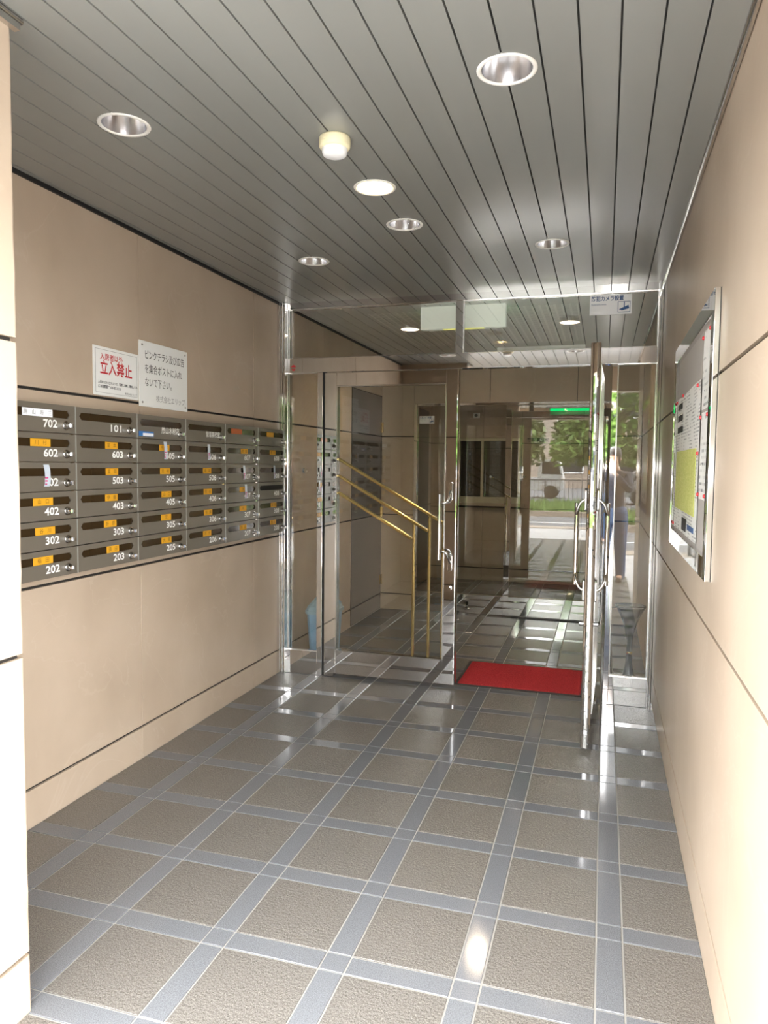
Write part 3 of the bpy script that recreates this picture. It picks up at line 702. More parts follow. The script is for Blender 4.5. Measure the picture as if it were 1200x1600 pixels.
# ------------------------------------------------------------------ mailboxes
MX = XL + 0.05                      # front face
MW, MH = 0.4125, 0.1147
MY0, MZ1 = 2.107, 1.678
NUM = [['702', '602', '502', '402', '302', '202'], ['101', '603', '503', '403', '303', '203'], [None, '605', '505', '405', '305', '205'],
       [None, '606', '506', '406', '306', '206'], [None, '607', '507', '407', '307', '207'], [None, '608', '508', '408', '308', '208']]
CARD = {'602': '川　村', '603': '富　本', '605': '今　井', '607': '吉　田', '608': '坂　本', '503': '富　岡', '505': '天　崎', '506': '坂　本', '402': '山　口', '403': '伊　藤', '405': '山　口',
        '406': '荒　谷', '407': '井', '302': '谷　川', '303': '折　原', '305': '宏', '306': '折　藤', '307': '杉', '308': '松　田', '202': '稲　田', '203': '須　田', '205': '大　東', '206': '河　合', '207': '岡　田', '208': '西　川'}
def plate_with_slot():
    """front plate with a hexagonal slot cut through it; local origin: lower near corner of the front face"""
    w, h, d = MW - 0.004, MH - 0.004, 0.004
    a, b, zt, zb_ = 0.022, 0.378, h * 0.805, h * 0.525; c = 0.012; zm = (zt + zb_) / 2
    inner = [(a, zm), (a + c, zb_), (b - c, zb_), (b, zm), (b - c, zt), (a + c, zt)]
    outer = [(0, zm), (0, 0), (w, 0), (w, zm), (w, h), (0, h)]
    mb = MB(); n = 6; vs = []
    for x in (0.0, -d):
        vs += [(x, p[0], p[1]) for p in outer] + [(x, p[0], p[1]) for p in inner]
    fs = []
    for k in range(n):
        k2 = (k + 1) % n
        fs.append((k, k2, n + k2, n + k)); fs.append((2 * n + k, 3 * n + k, 3 * n + k2, 2 * n + k2))
        fs.append((k, 2 * n + k, 2 * n + k2, k2)); fs.append((n + k, n + k2, 3 * n + k2, 3 * n + k))
    return mb.add(vs, fs), inner
pm, _inner = plate_with_slot()
ME = {}
ME['door'] = pm.mesh('door', M['box'])
w_, h_ = MW - 0.004, MH - 0.004
ME['body'] = MB().box((-0.048, 0.001, 0.001), (-0.010, w_ - 0.001, h_ - 0.001)).mesh('body', M['box'])
ME['flap'] = MB().box((-0.009, 0.016, h_ * 0.50), (-0.006, 0.386, h_ * 0.83)).mesh('flap', M['slot'])
ME['shade_sheet'] = MB().box((-0.0105, 0.016, h_ * 0.50), (-0.0095, 0.386, h_ * 0.83)).mesh('flap', M['slot_shade'])  # near-black sheet standing for the shade inside the open slot
ME['edge'] = MB().box((-0.046, w_ + 0.0003, 0.0), (0.0022, w_ + 0.0037, h_)).mesh('edge_strip', M['box_edge'])
ME['catch'] = MB().box((-0.002, 0.372, h_ - 0.001), (0.003, 0.392, h_ + 0.0025)).mesh('catch', M['chrome_rod'])
LY, LZ = 0.352, h_ * 0.275
lk = MB().cyl((0, LY, LZ), (0.004, LY, LZ), 0.0175, n=20).cyl((0.004, LY, LZ), (0.016, LY, LZ), 0.0135, 0.012, n=18)
ME['lock'] = lk.mesh('lock', M['steel'])
ME['knob'] = MB().cyl((0.016, LY, LZ), (0.026, LY, LZ), 0.010, 0.008, n=14).box((0.026, LY - 0.0025, LZ - 0.008), (0.037, LY + 0.0025, LZ + 0.008)).mesh('knob', M['chrome_rod'])
def wavy_strip(y, z0, z1, w, tilt, m, parent, name):
    mb = MB(); n = 10; vs = []
    for i in range(n + 1):
        u = i / n; zz = z1 + (z0 - z1) * u; yy = y + tilt * math.sin(u * 3.1) ; x = 0.0012 + 0.004 * abs(math.sin(u * 5 + y * 30)) * u
        for dx in (0, -0.0006): vs += [(x + dx, yy - w / 2, zz), (x + dx, yy + w / 2, zz)]
    fs = []
    for i in range(n):
        a, b = i * 4, i * 4 + 4
        fs += [(a, b, b + 1, a + 1), (a + 2, a + 3, b + 3, b + 2), (a, a + 2, b + 2, b), (a + 1, b + 1, b + 3, a + 3)]
    return mb.add(vs, fs).build(name, m, parent, local=True)
TAPE = {'502': (0.240, 0.030, 0.008), '605': (0.222, 0.026, 0.006), '606': (0.226, 0.026, 0.003), '507': (0.222, 0.026, 0.006), '508': (0.232, 0.024, 0.003), '407': (0.245, 0.028, 0.004)}
ordc = ['first', 'second', 'third', 'fourth', 'fifth', 'sixth']
for c in range(6):
    for r in range(6):
        n_ = NUM[c][r]; y = MY0 + c * MW; z = MZ1 - (r + 1) * MH
        if n_:
            what = 'with yellow name card' if n_ in CARD else ('with white name card' if n_ == '702' else 'without name card')
            if n_ in TAPE: what += ' and hanging tape'
            if n_ == '408': what = 'with slot flap pushed open'
            lab = f'brown-grey mailbox numbered {n_} {what}, {ordc[r]} row of {ordc[c]} column'
        else:
            lab = ['', '', 'mailbox with five white characters and a blue sticker, top of third column', 'top mailbox of the fourth column, marked with white characters but no sticker',
                   'unnumbered mailbox with an orange card, top of the fifth column', 'unnumbered mailbox with a yellow card, top of the sixth column'][c]
        t = thing('mailbox', lab, 'mailbox', (MX, y, z), 'mailboxes on the left wall')
        put('body', ME['body'], t); dr = put('door', ME['door'], t)
        op = n_ == '408'
        put('flap', ME['shade_sheet' if op else 'flap'], t)
        put('edge_strip', ME['edge'], t)
        if r: put('catch', ME['catch'], dr)
        lo = put('lock', ME['lock'], dr); 
        put('knob', ME['knob'], dr)
        if n_:
            sp_ = n_
            text(sp_, 0.043, M['numeral'], 'L', (0.0006, 0.307, LZ + 0.002), dr, 'numerals', align='RIGHT', bold=0.0009, sx=1.22 if n_ != '101' else 1.5, local=True)
        cy = None
        if n_ == '702': cw, cs, ctx, cm, cy = 0.157, 0.021, '勝　山　寿　三', 'card_white', 0.208
        elif n_ in CARD:
            cw = 0.105 if c == 0 else 0.085; cs, ctx, cm = 0.021, CARD[n_], 'card'; cy = {'602': 0.220, '402': 0.228, '302': 0.236, '202': 0.222}.get(n_, random.uniform(0.215, 0.24))
        elif c == 4 and r == 0: cw, cs, ctx, cm, cy = 0.13, 0.02, '', 'card_orange', 0.145
        elif c == 5 and r == 0: cw, cs, ctx, cm, cy = 0.10, 0.018, '', 'card', 0.185
        if cy is not None:
            zc = h_ * 0.655; hh = 0.0155
            cd = MB().box((-0.0058, cy - cw / 2, zc - hh), (-0.0045, cy + cw / 2, zc + hh)).build('name_card', M[cm], t, local=True)
            if ctx: text(ctx, cs, M['ink_grey'] if n_ == '702' else M['ink_brown'], 'L', (-0.0041, cy, zc), cd, 'lettering', local=True, sx=1.0)
        if n_ in TAPE:
            ty, tw, tt = TAPE[n_]
            tp = wavy_strip(ty, h_ * 0.16, h_ * 0.93, tw, tt, M['tape'], t, 'tape')
            for q in range(3):
                MB().box((0.0052, ty - tw * 0.35, h_ * (0.22 + 0.11 * q)), (0.0062, ty - tw * 0.05 + 0.003 * q, h_ * (0.27 + 0.11 * q))).build('print', M['ink_pink'], tp, local=True)
        if c == 2 and r == 0:
            text('勝山木材店', 0.034, M['numeral'], 'L', (0.0006, 0.350, LZ + 0.010), dr, 'lettering', align='RIGHT', bold=0.0004, local=True, sx=0.92)
            st = MB().box((0.0002, 0.012, h_ * 0.08), (0.0012, 0.128, h_ * 0.29)).build('sticker', M['blue_sticker'], t, local=True)
            MB().box((0.0012, 0.042, h_ * 0.10), (0.0018, 0.125, h_ * 0.22)).build('sticker_field', M['card_white'], st, local=True)
        if c == 3 and r == 0:
            text('管理事務室', 0.034, M['numeral'], 'L', (0.0006, 0.350, LZ + 0.010), dr, 'lettering', align='RIGHT', bold=0.0004, local=True, sx=0.9)
# ------------------------------------------------------------------ signs on the left wall
def wall_sign(y0, y1, z0, z1, label, screws):
    t = thing('wall_sign', label, 'sign', (XL, (y0 + y1) / 2, (z0 + z1) / 2), 'signs above the mailboxes')
    o = bevel(MB().box((XL + 0.0005, y0, z0), (XL + 0.006, y1, z1)).build('plate', M['plate'], t), 0.001)
    if screws:
        for yy in (y0 + 0.022, y1 - 0.022):
            for zz in (z0 + 0.02, z1 - 0.02):
                MB().cyl((XL + 0.006, yy, zz), (XL + 0.009, yy, zz), 0.0055, 0.004, n=10).build('screw', M['steel'], t)
    return t
SX = XL + 0.0068
y0, y1, z0, z1 = 2.690, 3.008, 1.742, 1.955
t = wall_sign(y0, y1, z0, z1, 'smaller white sign with large red characters, left of the other sign', False)
yc = (y0 + y1) / 2; hgt = z1 - z0
fr = MB()
for q in ((y0 + 0.012, z0 + 0.012, y1 - 0.012, z0 + 0.0135), (y0 + 0.012, z1 - 0.0135, y1 - 0.012, z1 - 0.012), (y0 + 0.012, z0 + 0.012, y0 + 0.0135, z1 - 0.012), (y1 - 0.0135, z0 + 0.012, y1 - 0.012, z1 - 0.012)):
    fr.box((SX - 0.001, q[0], q[1]), (SX - 0.0003, q[2], q[3]))
fr.build('border_line', M['ink_grey'], t)
text('入居者以外', 0.032, M['ink_red'], 'L', (SX, y0 + 0.042, z0 + hgt * 0.79), t, align='LEFT', bold=0.0004)
text('立入禁止', 0.066, M['ink_red'], 'L', (SX, y0 + 0.040, z0 + hgt * 0.56), t, align='LEFT', bold=0.0012, sx=0.87)
text('入居者以外の立ち入りは、警察に通報、連絡します。', 0.0135, M['ink'], 'L', (SX, y0 + 0.027, z0 + hgt * 0.27), t, align='LEFT', bold=0.0002, sx=0.9)
text('広島警察署 ℡ 078-852-0110', 0.0155, M['ink'], 'L', (SX, y0 + 0.027, z0 + hgt * 0.18), t, align='LEFT', bold=0.0002, sx=0.85)
text('株式会社エリップ', 0.011, M['ink'], 'L', (SX, y1 - 0.016, z0 + hgt * 0.10), t, align='RIGHT')
y0, y1, z0, z1 = 3.016, 3.432, 1.718, 2.030
t = wall_sign(y0, y1, z0, z1, 'larger white sign screwed to the wall with four lines of grey characters', True)
hgt = z1 - z0
text('ピンクチラシ及び広告', 0.047, M['ink'], 'L', (SX, y0 + 0.040, z0 + hgt * 0.79), t, align='LEFT', sx=0.735)
text('を集合ポストに入れ', 0.047, M['ink'], 'L', (SX, y0 + 0.040, z0 + hgt * 0.575), t, align='LEFT', sx=0.765)
text('ないで下さい。', 0.047, M['ink'], 'L', (SX, y0 + 0.040, z0 + hgt * 0.37), t, align='LEFT', sx=0.765)
text('株式会社エリップ', 0.036, M['ink_grey'], 'L', (SX, y1 - 0.025, z0 + hgt * 0.135), t, align='RIGHT', sx=0.9)

# ------------------------------------------------------------------ camera notices on the glass
def cam_notice(x0, x1, z0, z1, y, label):
    t = thing('camera_notice', label, 'sticker', ((x0 + x1) / 2, y, (z0 + z1) / 2))
    MB().box((x0, y - 0.002, z0), (x1, y - 0.0003, z1)).build('sheet', M['sticker'], t)
    w, h = x1 - x0, z1 - z0; yy = y - 0.0026
    text('防犯カメラ設置', h * 0.27, M['ink_blue'], 'F', (x0 + 0.035 * w, yy, z0 + 0.80 * h), t, align='LEFT', bold=h * 0.006, sx=0.82 * w / h / 2.0)
    text('Monitored by camera', h * 0.105, M['ink_blue'], 'F', (x0 + 0.035 * w, yy, z0 + 0.53 * h), t, align='LEFT', sx=0.8)
    pic = MB()
    a, b, c, d = x0 + 0.67 * w, x0 + 0.965 * w, z0 + 0.10 * h, z0 + 0.64 * h; e = 0.012 * w
    for q in ((a, c, b, c + e), (a, d - e, b, d), (a, c, a + e, d), (b - e, c, b, d)): pic.box((q[0], yy - 0.0003, q[1]), (q[2], yy + 0.0003, q[3]))
    pic.build('pictogram_border', M['ink_blue'], t)
    P = lambda u, v: (x0 + (0.67 + 0.295 * u) * w, z0 + (0.10 + 0.54 * v) * h)
    pic = MB().prism([P(0.24, 0.36), P(0.86, 0.66), P(0.92, 0.34), P(0.30, 0.16)], 'y', yy - 0.0003, yy + 0.0003)
    pic.prism([P(0.12, 0.30), P(0.25, 0.35), P(0.28, 0.24), P(0.15, 0.20)], 'y', yy - 0.0003, yy + 0.0003).prism([P(0.48, 0.98), P(0.55, 0.98), P(0.55, 0.5), P(0.48, 0.5)], 'y', yy - 0.0003, yy + 0.0003)
    pic.build('camera_pictogram', M['ink_blue'], t)
cam_notice(-0.111, 0.128, 2.357, 2.474, YA + 0.026, 'white security camera notice stuck on the right transom pane')
cam_notice(-1.754, -1.605, 1.854, 1.930, YB + 0.020, 'white camera notice stuck on the fixed pane across the lobby')
t = thing('red_mark', 'small round red mark on the left end of the steel transom rail', 'sticker', (-2.03, YA - 0.004, 2.095))
dk = lambda zc, r, f0, f1: MB().prism([(-2.03 + r * math.cos(f0 + (f1 - f0) * k / 10), zc + r * math.sin(f0 + (f1 - f0) * k / 10)) for k in range(11)], 'y', YA - 0.0052, YA - 0.0042)
dk(2.099, 0.016, 0, math.pi).build('upper_half', M['ink_red'], t); dk(2.089, 0.014, math.pi, 2 * math.pi).build('lower_half', M['ink_red'], t)  # two red half discs laid on the rail face

# ------------------------------------------------------------------ notice case on the right wall
ny0, ny1, nz0, nz1, nd = 2.385, 3.65, 1.105, 1.985, 0.019
t = thing('notice_board', 'grey pinboard with a wide mirror-steel frame on the right wall', 'notice board', (XR, (ny0 + ny1) / 2, (nz0 + nz1) / 2))
MB().box((XR - 0.004, ny0, nz0), (XR - 0.0005, ny1, nz1)).build('pinboard', M['board'], t)
fw = 0.068
for a in ((ny0, nz0, ny0 + fw, nz1), (ny1 - fw, nz0, ny1, nz1), (ny0 + fw, nz0, ny1 - fw, nz0 + fw), (ny0 + fw, nz1 - fw, ny1 - fw, nz1)):
    bevel(MB().box((XR - nd, a[0], a[1]), (XR - 0.0005, a[2], a[3])).build('frame_bar', ch, t), 0.001)
def sheet(y0, y1, z0, z1, m, wav=0.004, top=None):
    mb = MB(); nx_, nz_ = 10, 12; vs = []
    for j in range(nz_ + 1):
        for i in range(nx_ + 1):
            u, v = i / nx_, j / nz_
            zt = z1 if top is None else z1 + top * math.sin(u * math.pi * 2) * 0.5
            vs.append((XR - 0.0052 - wav * (0.5 + 0.5 * math.sin(u * 7 + v * 2)), y0 + (y1 - y0) * u, z0 + (zt - z0) * v))
    return mb.add(vs, [(j * (nx_ + 1) + i, j * (nx_ + 1) + i + 1, (j + 1) * (nx_ + 1) + i + 1, (j + 1) * (nx_ + 1) + i) for j in range(nz_) for i in range(nx_)], True), m
def pin(y, z, parent):
    MB().lathe((0, 0, 0), [(0.001, 0.0), (0.006, 0.0), (0.006, 0.003), (0.001, 0.006)], 12)
    MB().cyl((XR - 0.010, y, z), (XR - 0.016, y, z), 0.0075, 0.005, n=10).build('pin', M['pin_red'], parent)
p1 = thing('schedule_poster', 'wide printed schedule poster with a yellow-green table, pinned on the steel-framed board', 'poster', (XR - 0.006, 3.0, 1.45))
mb, m_ = sheet(2.735, 3.57, 1.185, 1.755, M['print'], 0.003, 0.01); mb.build('paper', m_, p1)
mb = MB().box((XR - 0.0110, 2.80, 1.275), (XR - 0.0095, 3.52, 1.52)); mb.build('colour_table', M['paper_yellow'], p1)
for k in range(3):
    MB().box((XR - 0.0112, 3.34 - 0.02 * k, 1.70 - 0.05 * k), (XR - 0.0098, 3.50, 1.725 - 0.05 * k)).build('heading', M['ink'], p1)
MB().box((XR - 0.0112, 2.80, 1.215), (XR - 0.0098, 2.99, 1.235)).build('heading', M['ink_blue'], p1)
MB().box((XR - 0.0112, 3.05, 1.20), (XR - 0.0098, 3.20, 1.25)).build('heading', M['ink'], p1)
for yy, zz in ((2.80, 1.74), (3.3, 1.75), (2.745, 1.50), (3.55, 1.74), (3.55, 1.20)): pin(yy, zz, p1)
p2 = thing('notice_sheet', 'upper white notice sheet pinned at the near end of the steel-framed board', 'notice', (XR - 0.006, 2.52, 1.80), 'notice sheets on the board')
mb, m_ = sheet(2.50, 2.705, 1.645, 1.905, M['print_big'], 0.003); mb.build('paper', m_, p2); pin(2.69, 1.885, p2); pin(2.52, 1.89, p2)
p3 = thing('notice_sheet', 'lower white notice sheet with red corner pins at the near end of the steel-framed board', 'notice', (XR - 0.006, 2.52, 1.50), 'notice sheets on the board')
mb, m_ = sheet(2.50, 2.705, 1.345, 1.635, M['print_big'], 0.003); mb.build('paper', m_, p3)
for yy, zz in ((2.69, 1.62), (2.52, 1.62), (2.69, 1.36), (2.52, 1.36)): pin(yy, zz, p3)

# ------------------------------------------------------------------ the street behind the camera (seen in glass and steel)
M['paver'] = mat('grey_paving', (0.42, 0.41, 0.40), 0.7)
def paver_mat():
    N, L, B = nodes(M['paver']); ge = N.new('ShaderNodeNewGeometry'); br = N.new('ShaderNodeTexBrick')
    br.inputs['Scale'].default_value = 1; br.inputs['Brick Width'].default_value = 0.2; br.inputs['Row Height'].default_value = 0.1; br.inputs['Mortar Size'].default_value = 0.004
    br.inputs['Color1'].default_value = (0.44, 0.43, 0.42, 1); br.inputs['Color2'].default_value = (0.36, 0.355, 0.35, 1); br.inputs['Mortar'].default_value = (0.2, 0.2, 0.2, 1)
    L.new(ge.outputs['Position'], br.inputs['Vector']); L.new(br.outputs['Color'], B.inputs['Base Color'])
paver_mat()
M['asphalt'] = mat('grey_asphalt', (0.22, 0.22, 0.225), 0.8); noise_col(M['asphalt'], (0.11, 0.11, 0.115, 1), (0.16, 0.16, 0.165, 1), 40, 4)
M['kerb'] = mat('brown_kerb_stone', (0.30, 0.25, 0.20), 0.7)
M['line'] = mat('white_road_paint', (0.8, 0.8, 0.78), 0.6)
M['soil'] = mat('planting_soil', (0.10, 0.075, 0.05), 0.9)
M['grass'] = mat('green_groundcover', (0.13, 0.22, 0.05), 0.7)
M['bark'] = mat('grey_bark', (0.12, 0.09, 0.065), 0.9); noise_col(M['bark'], (0.08, 0.06, 0.045, 1), (0.17, 0.13, 0.10, 1), 12, 5, (1, 1, 0.2))
M['leaf'] = mat('green_leaves', (0.12, 0.22, 0.045), 0.5); noise_col(M['leaf'], (0.07, 0.14, 0.025, 1), (0.20, 0.32, 0.07, 1), 3, 4)
M['fence'] = mat('dark_fence_steel', (0.05, 0.05, 0.05), 0.5)
M['car_white'] = mat('white_car_paint', (0.8, 0.8, 0.8), 0.2)
M['car_silver'] = mat('silver_car_paint', (0.45, 0.47, 0.5), 0.2, 0.5)
M['car_glass'] = mat('dark_car_glass', (0.02, 0.025, 0.03), 0.05)
sbuild('pavement', MB().box((-14, -3.4, -0.2), (12, -0.902, -0.001)).box((-14, -0.902, -0.2), (PX - 0.05, YF, -0.001)).box((XR + 0.01, -0.902, -0.2), (12, YF, -0.001)), M['paver'])
sbuild('kerb', MB().box((-14, -4.0, -0.2), (12, -3.4, 0.01)), M['kerb'])
rd = struct('road'); MB().box((-40, -9.0, -0.3), (40, -4.0, -0.10)).build('road_surface', M['asphalt'], rd)
MB().box((-40, -6.6, -0.10), (40, -6.45, -0.097)).build('road_line', M['line'], rd)
sbuild('trim_5', MB().box((-40, -9.2, -0.2), (40, -9.0, 0.06)), M['kerb'])
sbuild('ground', MB().box((-60, -80, -0.3), (60, -12.4, 0.0)).box((-60, -12.4, -0.3), (60, -9.2, 0.03)), M['asphalt'])
gc = MB(); rnd = random.Random(3)
for _ in range(5200):
    x, y = rnd.uniform(-10, 9), rnd.uniform(-12.3, -9.25); h = rnd.uniform(0.08, 0.42); a = rnd.uniform(0, 6.28); w = rnd.uniform(0.03, 0.07)
    dx, dy = math.cos(a) * w, math.sin(a) * w; lx, ly = rnd.uniform(-0.12, 0.12), rnd.uniform(-0.12, 0.12)
    gc.add([(x - dx, y - dy, 0.02), (x + dx, y + dy, 0.02), (x + lx, y + ly, 0.02 + h)], [(0, 1, 2)])
o = gc.build('groundcover', M['grass']); o['kind'] = 'stuff'; o['label'] = 'green groundcover planted along the far side of the road'; o['category'] = 'plants'
fe = thing('street_fence', 'dark steel railing between the planting and the car park', 'fence', (0, -12.6, 0))
for k in range(13):
    x = -12 + 2 * k; MB().box((x - 0.025, -12.63, 0), (x + 0.025, -12.58, 1.0)).build('post', M['fence'], fe)
for z in (0.15, 0.95): MB().box((-12, -12.62, z), (12, -12.59, z + 0.04)).build('rail', M['fence'], fe)
bb = MB()
for k in range(160): bb.box((-12 + 0.15 * k, -12.61, 0.17), (-11.985 + 0.15 * k, -12.6, 0.95))
o = bb.build('balusters', M['fence'], fe); o['kind'] = 'stuff'
def tree(x, y, H, R, seed, label):
    rn = random.Random(seed); t = thing('street_tree', label, 'tree', (x, y, 0), 'trees across the road')
    tk = MB().tube([(x, y, 0), (x + 0.05, y, H * 0.25), (x - 0.08, y + 0.05, H * 0.5), (x, y, H * 0.8)], [0.17, 0.13, 0.10, 0.04], 10)
    for k in range(7):
        a = rn.uniform(0, 6.28); z = H * rn.uniform(0.3, 0.6); tk.tube([(x, y, z), (x + math.cos(a) * R * 0.4, y + math.sin(a) * R * 0.4, z + H * 0.12), (x + math.cos(a) * R * 0.8, y + math.sin(a) * R * 0.8, z + H * 0.16)], [0.06, 0.04, 0.015], 6)
    tk.build('trunk', M['bark'], t); lf = MB()
    cl = [(rn.uniform(-R, R) * 0.8, rn.uniform(-R, R) * 0.8, 1.75 + (H - 1.75) * rn.random() ** 1.3, rn.uniform(0.35, 0.75)) for _ in range(80)]
    for _ in range(7000):
        c = rn.choice(cl); d = Vector((rn.gauss(0, 1), rn.gauss(0, 1), rn.gauss(0, 0.8))) * c[3] * 0.5
        p = Vector((x + max(0.2 - R, min(R - 0.2, c[0] + d.x)), y + max(0.2 - R, min(R - 0.2, c[1] + d.y)), max(1.5, c[2] + d.z))); a = Vector((rn.uniform(-1, 1), rn.uniform(-1, 1), rn.uniform(-0.6, 0.6))).normalized() * 0.17
        b = a.cross(Vector((rn.uniform(-1, 1), rn.uniform(-1, 1), 1))).normalized() * 0.085
        lf.add([p - a, p - b, p + a, p + b], [(0, 1, 2, 3)])
    o = lf.build('foliage', M['leaf'], t); o['kind'] = 'stuff'
for i, (x, y, H, R) in enumerate([(-9.1, -16.0, 6.2, 2.2), (-4.5, -16.2, 5.8, 2.2), (0.1, -15.8, 6.4, 2.2), (4.7, -16.2, 6.0, 2.2), (9.3, -16, 6.1, 2.2)]):
    tree(x, y, H, R, i + 11, ['leafy street tree reflected at the far left, across the road', 'leafy street tree behind the fence line, left of the middle one', 'middle leafy street tree straight across the road',
                              'leafy street tree across the road, right of the middle one', 'leafy street tree at the far right, across the road'][i])
def vehicle(x, y, paint, label, truck):
    t = thing('parked_truck' if truck else 'parked_car', label, 'truck' if truck else 'car', (x, y, 0))
    if truck:
        MB().prism([(x - 1.6, 0.35), (x + 1.65, 0.35), (x + 1.65, 0.9), (x + 1.45, 1.75), (x + 0.55, 1.78), (x + 0.5, 0.95), (x - 1.6, 0.95)], 'y', y - 0.7, y + 0.7).build('body', paint, t)
        MB().prism([(x + 0.7, 1.1), (x + 1.52, 1.1), (x + 1.40, 1.65), (x + 0.7, 1.66)], 'y', y - 0.71, y + 0.71).build('window', M['car_glass'], t)
        xs = (x - 1.0, x + 1.1)
    else:
        MB().prism([(x - 2.0, 0.3), (x + 2.0, 0.3), (x + 2.0, 0.75), (x + 1.1, 0.9), (x + 0.6, 1.42), (x - 1.2, 1.45), (x - 1.9, 0.95), (x - 2.0, 0.8)], 'y', y - 0.8, y + 0.8).build('body', paint, t)
        MB().prism([(x - 1.6, 0.95), (x + 0.95, 0.92), (x + 0.55, 1.36), (x - 1.15, 1.38)], 'y', y - 0.81, y + 0.81).build('window', M['car_glass'], t)
        xs = (x - 1.3, x + 1.3)
    for xx in xs:
        for s in (-1, 1): MB().cyl((xx, y + s * 0.62, 0.3), (xx, y + s * 0.82, 0.3), 0.3, n=20).build('wheel', M['black'], t)
vehicle(-3.4, -20.5, M['car_white'], 'small white truck parked beyond the street fence', True)
vehicle(2.6, -21.0, M['car_silver'], 'silver car parked beyond the street fence', False)

M['render'] = mat('pale_brown_render', (0.33, 0.27, 0.22), 0.8)
t = thing('far_building', 'low brown building beyond the car park behind the trees', 'building', (0, -36, 0))
MB().box((-24, -44, 0), (24, -36, 7.5)).build('wall', M['render'], t)
MB().box((-24.4, -44.4, 7.5), (24.4, -35.6, 7.9)).build('roof', M['kerb'], t)
for k in range(12):
    for zz in (1.0, 4.3):
        wf_ = MB().box((-22.6 + 3.9 * k, -35.98, zz), (-20.8 + 3.9 * k, -35.9, zz + 1.5)).build('window_frame', M['car_white'], t)
        MB().box((-22.5 + 3.9 * k, -35.9, zz + 0.1), (-20.9 + 3.9 * k, -35.88, zz + 1.4)).build('pane', M['car_glass'], wf_)

# ------------------------------------------------------------------ the photographer, seen only in reflections
M['skin'] = mat('skin', (0.50, 0.31, 0.22), 0.5)
M['hair'] = mat('dark_hair', (0.02, 0.016, 0.013), 0.5)
M['jacket'] = mat('dark_navy_cloth', (0.035, 0.038, 0.055), 0.85); noise_col(M['jacket'], (0.028, 0.03, 0.045, 1), (0.045, 0.05, 0.07, 1), 40, 4)
M['jeans'] = mat('blue_denim', (0.05, 0.085, 0.17), 0.85); noise_col(M['jeans'], (0.04, 0.07, 0.145, 1), (0.065, 0.105, 0.2, 1), 60, 4)
M['shoe'] = mat('dark_shoe_leather', (0.03, 0.025, 0.022), 0.5)
M['camera_black'] = mat('black_camera_body', (0.015, 0.015, 0.016), 0.4)
def grow(name, chains, m, parent, sub=2):
    """one continuous skinned surface; chains: lists of (key, point, radius); equal keys join"""
    idx, vs, es, rs = {}, [], [], []
    for ch_ in chains:
        prev = None
        for key, p, r in ch_:
            if key not in idx: idx[key] = len(vs); vs.append(p); rs.append(r if isinstance(r, tuple) else (r, r))
            e_ = (prev, idx[key])
            if prev is not None and e_ not in es: es.append(e_)
            prev = idx[key]
    me = bpy.data.meshes.new(name); me.from_pydata(vs, es, []); o = bpy.data.objects.new(name, me); COL.objects.link(o)
    sk = o.modifiers.new('skin', 'SKIN'); sk.use_smooth_shade = True
    for i, v in enumerate(me.skin_vertices[0].data): v.radius = rs[i]; v.use_root = i == 0
    su = o.modifiers.new('sub', 'SUBSURF'); su.levels = sub; su.render_levels = sub
    me2 = bpy.data.meshes.new_from_object(o.evaluated_get(bpy.context.evaluated_depsgraph_get()))
    bpy.data.objects.remove(o); me2.materials.clear(); me2.materials.append(m)
    return put(name, me2, parent)
pt = thing('person', 'person in dark jacket and blue jeans holding up a camera, reflected in the glass', 'person', (0, 0, 0), rz=YAW)
def mir(ch_): return [(k + 'r', (-p[0], p[1], p[2]), r) if not k.startswith('c_') else (k, p, r) for k, p, r in ch_]
PELV, CHE = ('c_pelvis', (0, -0.44, 0.90), (0.125, 0.095)), ('c_chest', (0, -0.43, 1.24), (0.135, 0.095))
spine = [PELV, ('c_waist', (0, -0.44, 1.06), (0.115, 0.085)), CHE, ('c_shoulders', (0, -0.43, 1.355), (0.105, 0.07)), ('c_neck', (0, -0.425, 1.43), 0.052),
         ('c_jaw', (0, -0.405, 1.495), (0.056, 0.066)), ('c_face', (0, -0.41, 1.56), (0.070, 0.088)), ('c_crown', (0, -0.42, 1.625), (0.064, 0.080))]
arm = [('c_shoulders', (0, 0, 0), 0), ('sh', (0.165, -0.43, 1.345), 0.052), ('el', (0.235, -0.285, 1.155), 0.038), ('wr', (0.092, -0.135, 1.375), 0.024), ('pm', (0.066, -0.082, 1.425), (0.020, 0.028)), ('kn', (0.054, -0.055, 1.445), (0.016, 0.030))]
leg = [PELV, ('hip', (0.09, -0.44, 0.83), 0.085), ('kne', (0.10, -0.425, 0.47), 0.055), ('ank', (0.105, -0.45, 0.09), 0.036), ('toe', (0.115, -0.33, 0.035), 0.028)]
fing = []
for k, (dz, L) in enumerate(((0.030, 0.92), (0.011, 1.0), (-0.008, 0.95), (-0.026, 0.78))):
    fing.append([('kn', (0, 0, 0), 0), (f'a{k}', (0.050, -0.040, 1.447 + dz), 0.0085), (f'b{k}', (0.046, -0.022 + 0.004 * (1 - L), 1.449 + dz), 0.008), (f'c{k}', (0.036, -0.013, 1.449 + dz * 0.95), 0.0075), (f'd{k}', (0.036 - 0.012 * L, -0.0135, 1.448 + dz * 0.92), 0.0065)])
thumb = [('pm', (0, 0, 0), 0), ('t1', (0.060, -0.078, 1.458), 0.010), ('t2', (0.046, -0.071, 1.474), 0.009), ('t3', (0.030, -0.068, 1.482), 0.0075)]
body_ch = [spine, arm, leg] + fing + [thumb]
grow('body', body_ch + [mir(c_) for c_ in body_ch[1:]], M['skin'], pt)
nose = MB().add([(-0.014, -0.325, 1.525), (0.014, -0.325, 1.525), (0, -0.300, 1.528), (0, -0.326, 1.575)], [(0, 1, 2), (0, 2, 3), (2, 1, 3), (0, 3, 1)]).build('nose', M['skin'], pt)
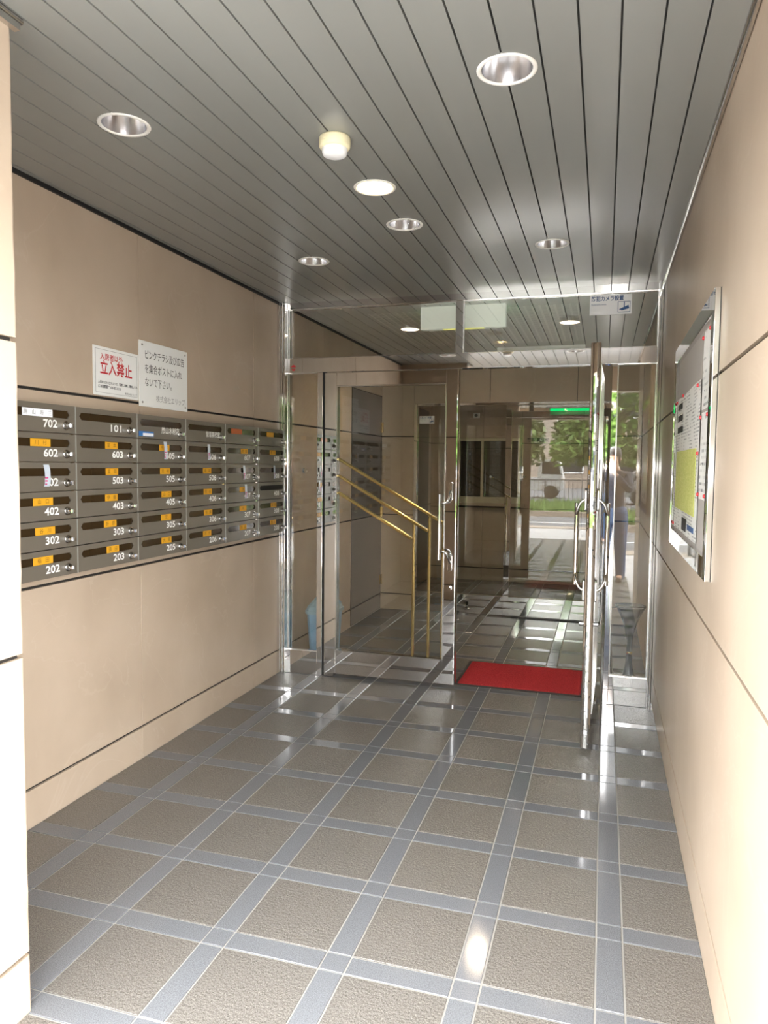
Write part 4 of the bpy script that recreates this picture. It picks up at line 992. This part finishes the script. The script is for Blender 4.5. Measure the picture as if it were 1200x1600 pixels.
for sx_ in (-1, 1):
    MB().lathe((sx_ * 0.030, -0.330, 1.560), [(0.001, -0.009), (0.009, -0.005), (0.011, 0), (0.009, 0.005), (0.001, 0.009)], 12).build('eye', M['ink'], pt)
    MB().lathe((sx_ * 0.073, -0.415, 1.545), [(0.001, -0.030), (0.012, -0.018), (0.015, 0.005), (0.010, 0.026), (0.001, 0.030)], 12).build('ear', M['skin'], pt)
MB().box((-0.024, -0.338, 1.487), (0.024, -0.328, 1.495)).build('mouth', M['ink_red'], pt)
hm = MB(); n_ = 20
prof_ = [(0.001, 1.708), (0.045, 1.700), (0.072, 1.675), (0.084, 1.635), (0.085, 1.59), (0.080, 1.54), (0.068, 1.49)]
vs = [(r * math.cos(2 * math.pi * k / n_) * 0.98, -0.428 + r * 1.12 * math.sin(2 * math.pi * k / n_), z if math.sin(2 * math.pi * k / n_) < 0.45 or z > 1.6 else 1.600 + 0.15 * (z - 1.6)) for r, z in prof_ for k in range(n_)]
hm.add(vs, [(j * n_ + k, j * n_ + (k + 1) % n_, (j + 1) * n_ + (k + 1) % n_, (j + 1) * n_ + k) for j in range(len(prof_) - 1) for k in range(n_)], True)
hm.build('hair', M['hair'], pt)
up = lambda ch_, add: [(k, p, (r[0] + add, r[1] + add) if isinstance(r, tuple) else r + add) for k, p, r in ch_]
jk_s = [('c_hem', (0, -0.44, 0.80), (0.165, 0.13))] + [(k, p, (r[0] + 0.022, r[1] + 0.022)) for k, p, r in spine[1:4]] + [('c_collar', (0, -0.425, 1.405), 0.066)]
jk_a = up(arm[:3], 0.016) + [('cuff', (0.105, -0.148, 1.356), 0.034)]
grow('jacket', [jk_s, jk_a, mir(jk_a)], M['jacket'], pt)
tr_l = [('c_top', (0, -0.44, 1.02), (0.145, 0.115)), ('c_pelvis', (0, -0.44, 0.90), (0.165, 0.135)), ('hip', (0.088, -0.44, 0.80), 0.112), ('kne', (0.10, -0.425, 0.47), 0.080), ('shi', (0.104, -0.445, 0.20), 0.066), ('hemt', (0.105, -0.45, 0.015), 0.062)]
grow('jeans', [tr_l, mir(tr_l)], M['jeans'], pt)
for sx_ in (-1, 1):
    grow('shoe', [[('h', (sx_ * 0.105, -0.475, 0.042), (0.036, 0.042)), ('m', (sx_ * 0.110, -0.40, 0.042), (0.038, 0.040)), ('t', (sx_ * 0.116, -0.305, 0.032), (0.040, 0.030))]], M['shoe'], pt)
ct = thing('compact_camera', 'black compact camera with raised flash held up by the photographer', 'camera', (0, 0, 0), rz=YAW)
bevel(MB().box((-0.030, -0.058, 1.400), (0.030, -0.026, 1.500)).build('camera_body', M['camera_black'], ct), 0.006)
MB().cyl((0, -0.026, 1.45), (0, -0.008, 1.45), 0.021, 0.019, n=24).build('lens', M['camera_black'], ct)
bevel(MB().box((0.032, -0.050, 1.430), (0.074, -0.020, 1.470)).build('flash_head', M['camera_black'], ct), 0.003)
MB().box((0.054, -0.0205, 1.434), (0.072, -0.0185, 1.466)).build('flash_window', M['white_plastic'], ct)
MB().box((-0.024, -0.0592, 1.408), (0.024, -0.0578, 1.484)).build('screen', M['car_glass'], ct)
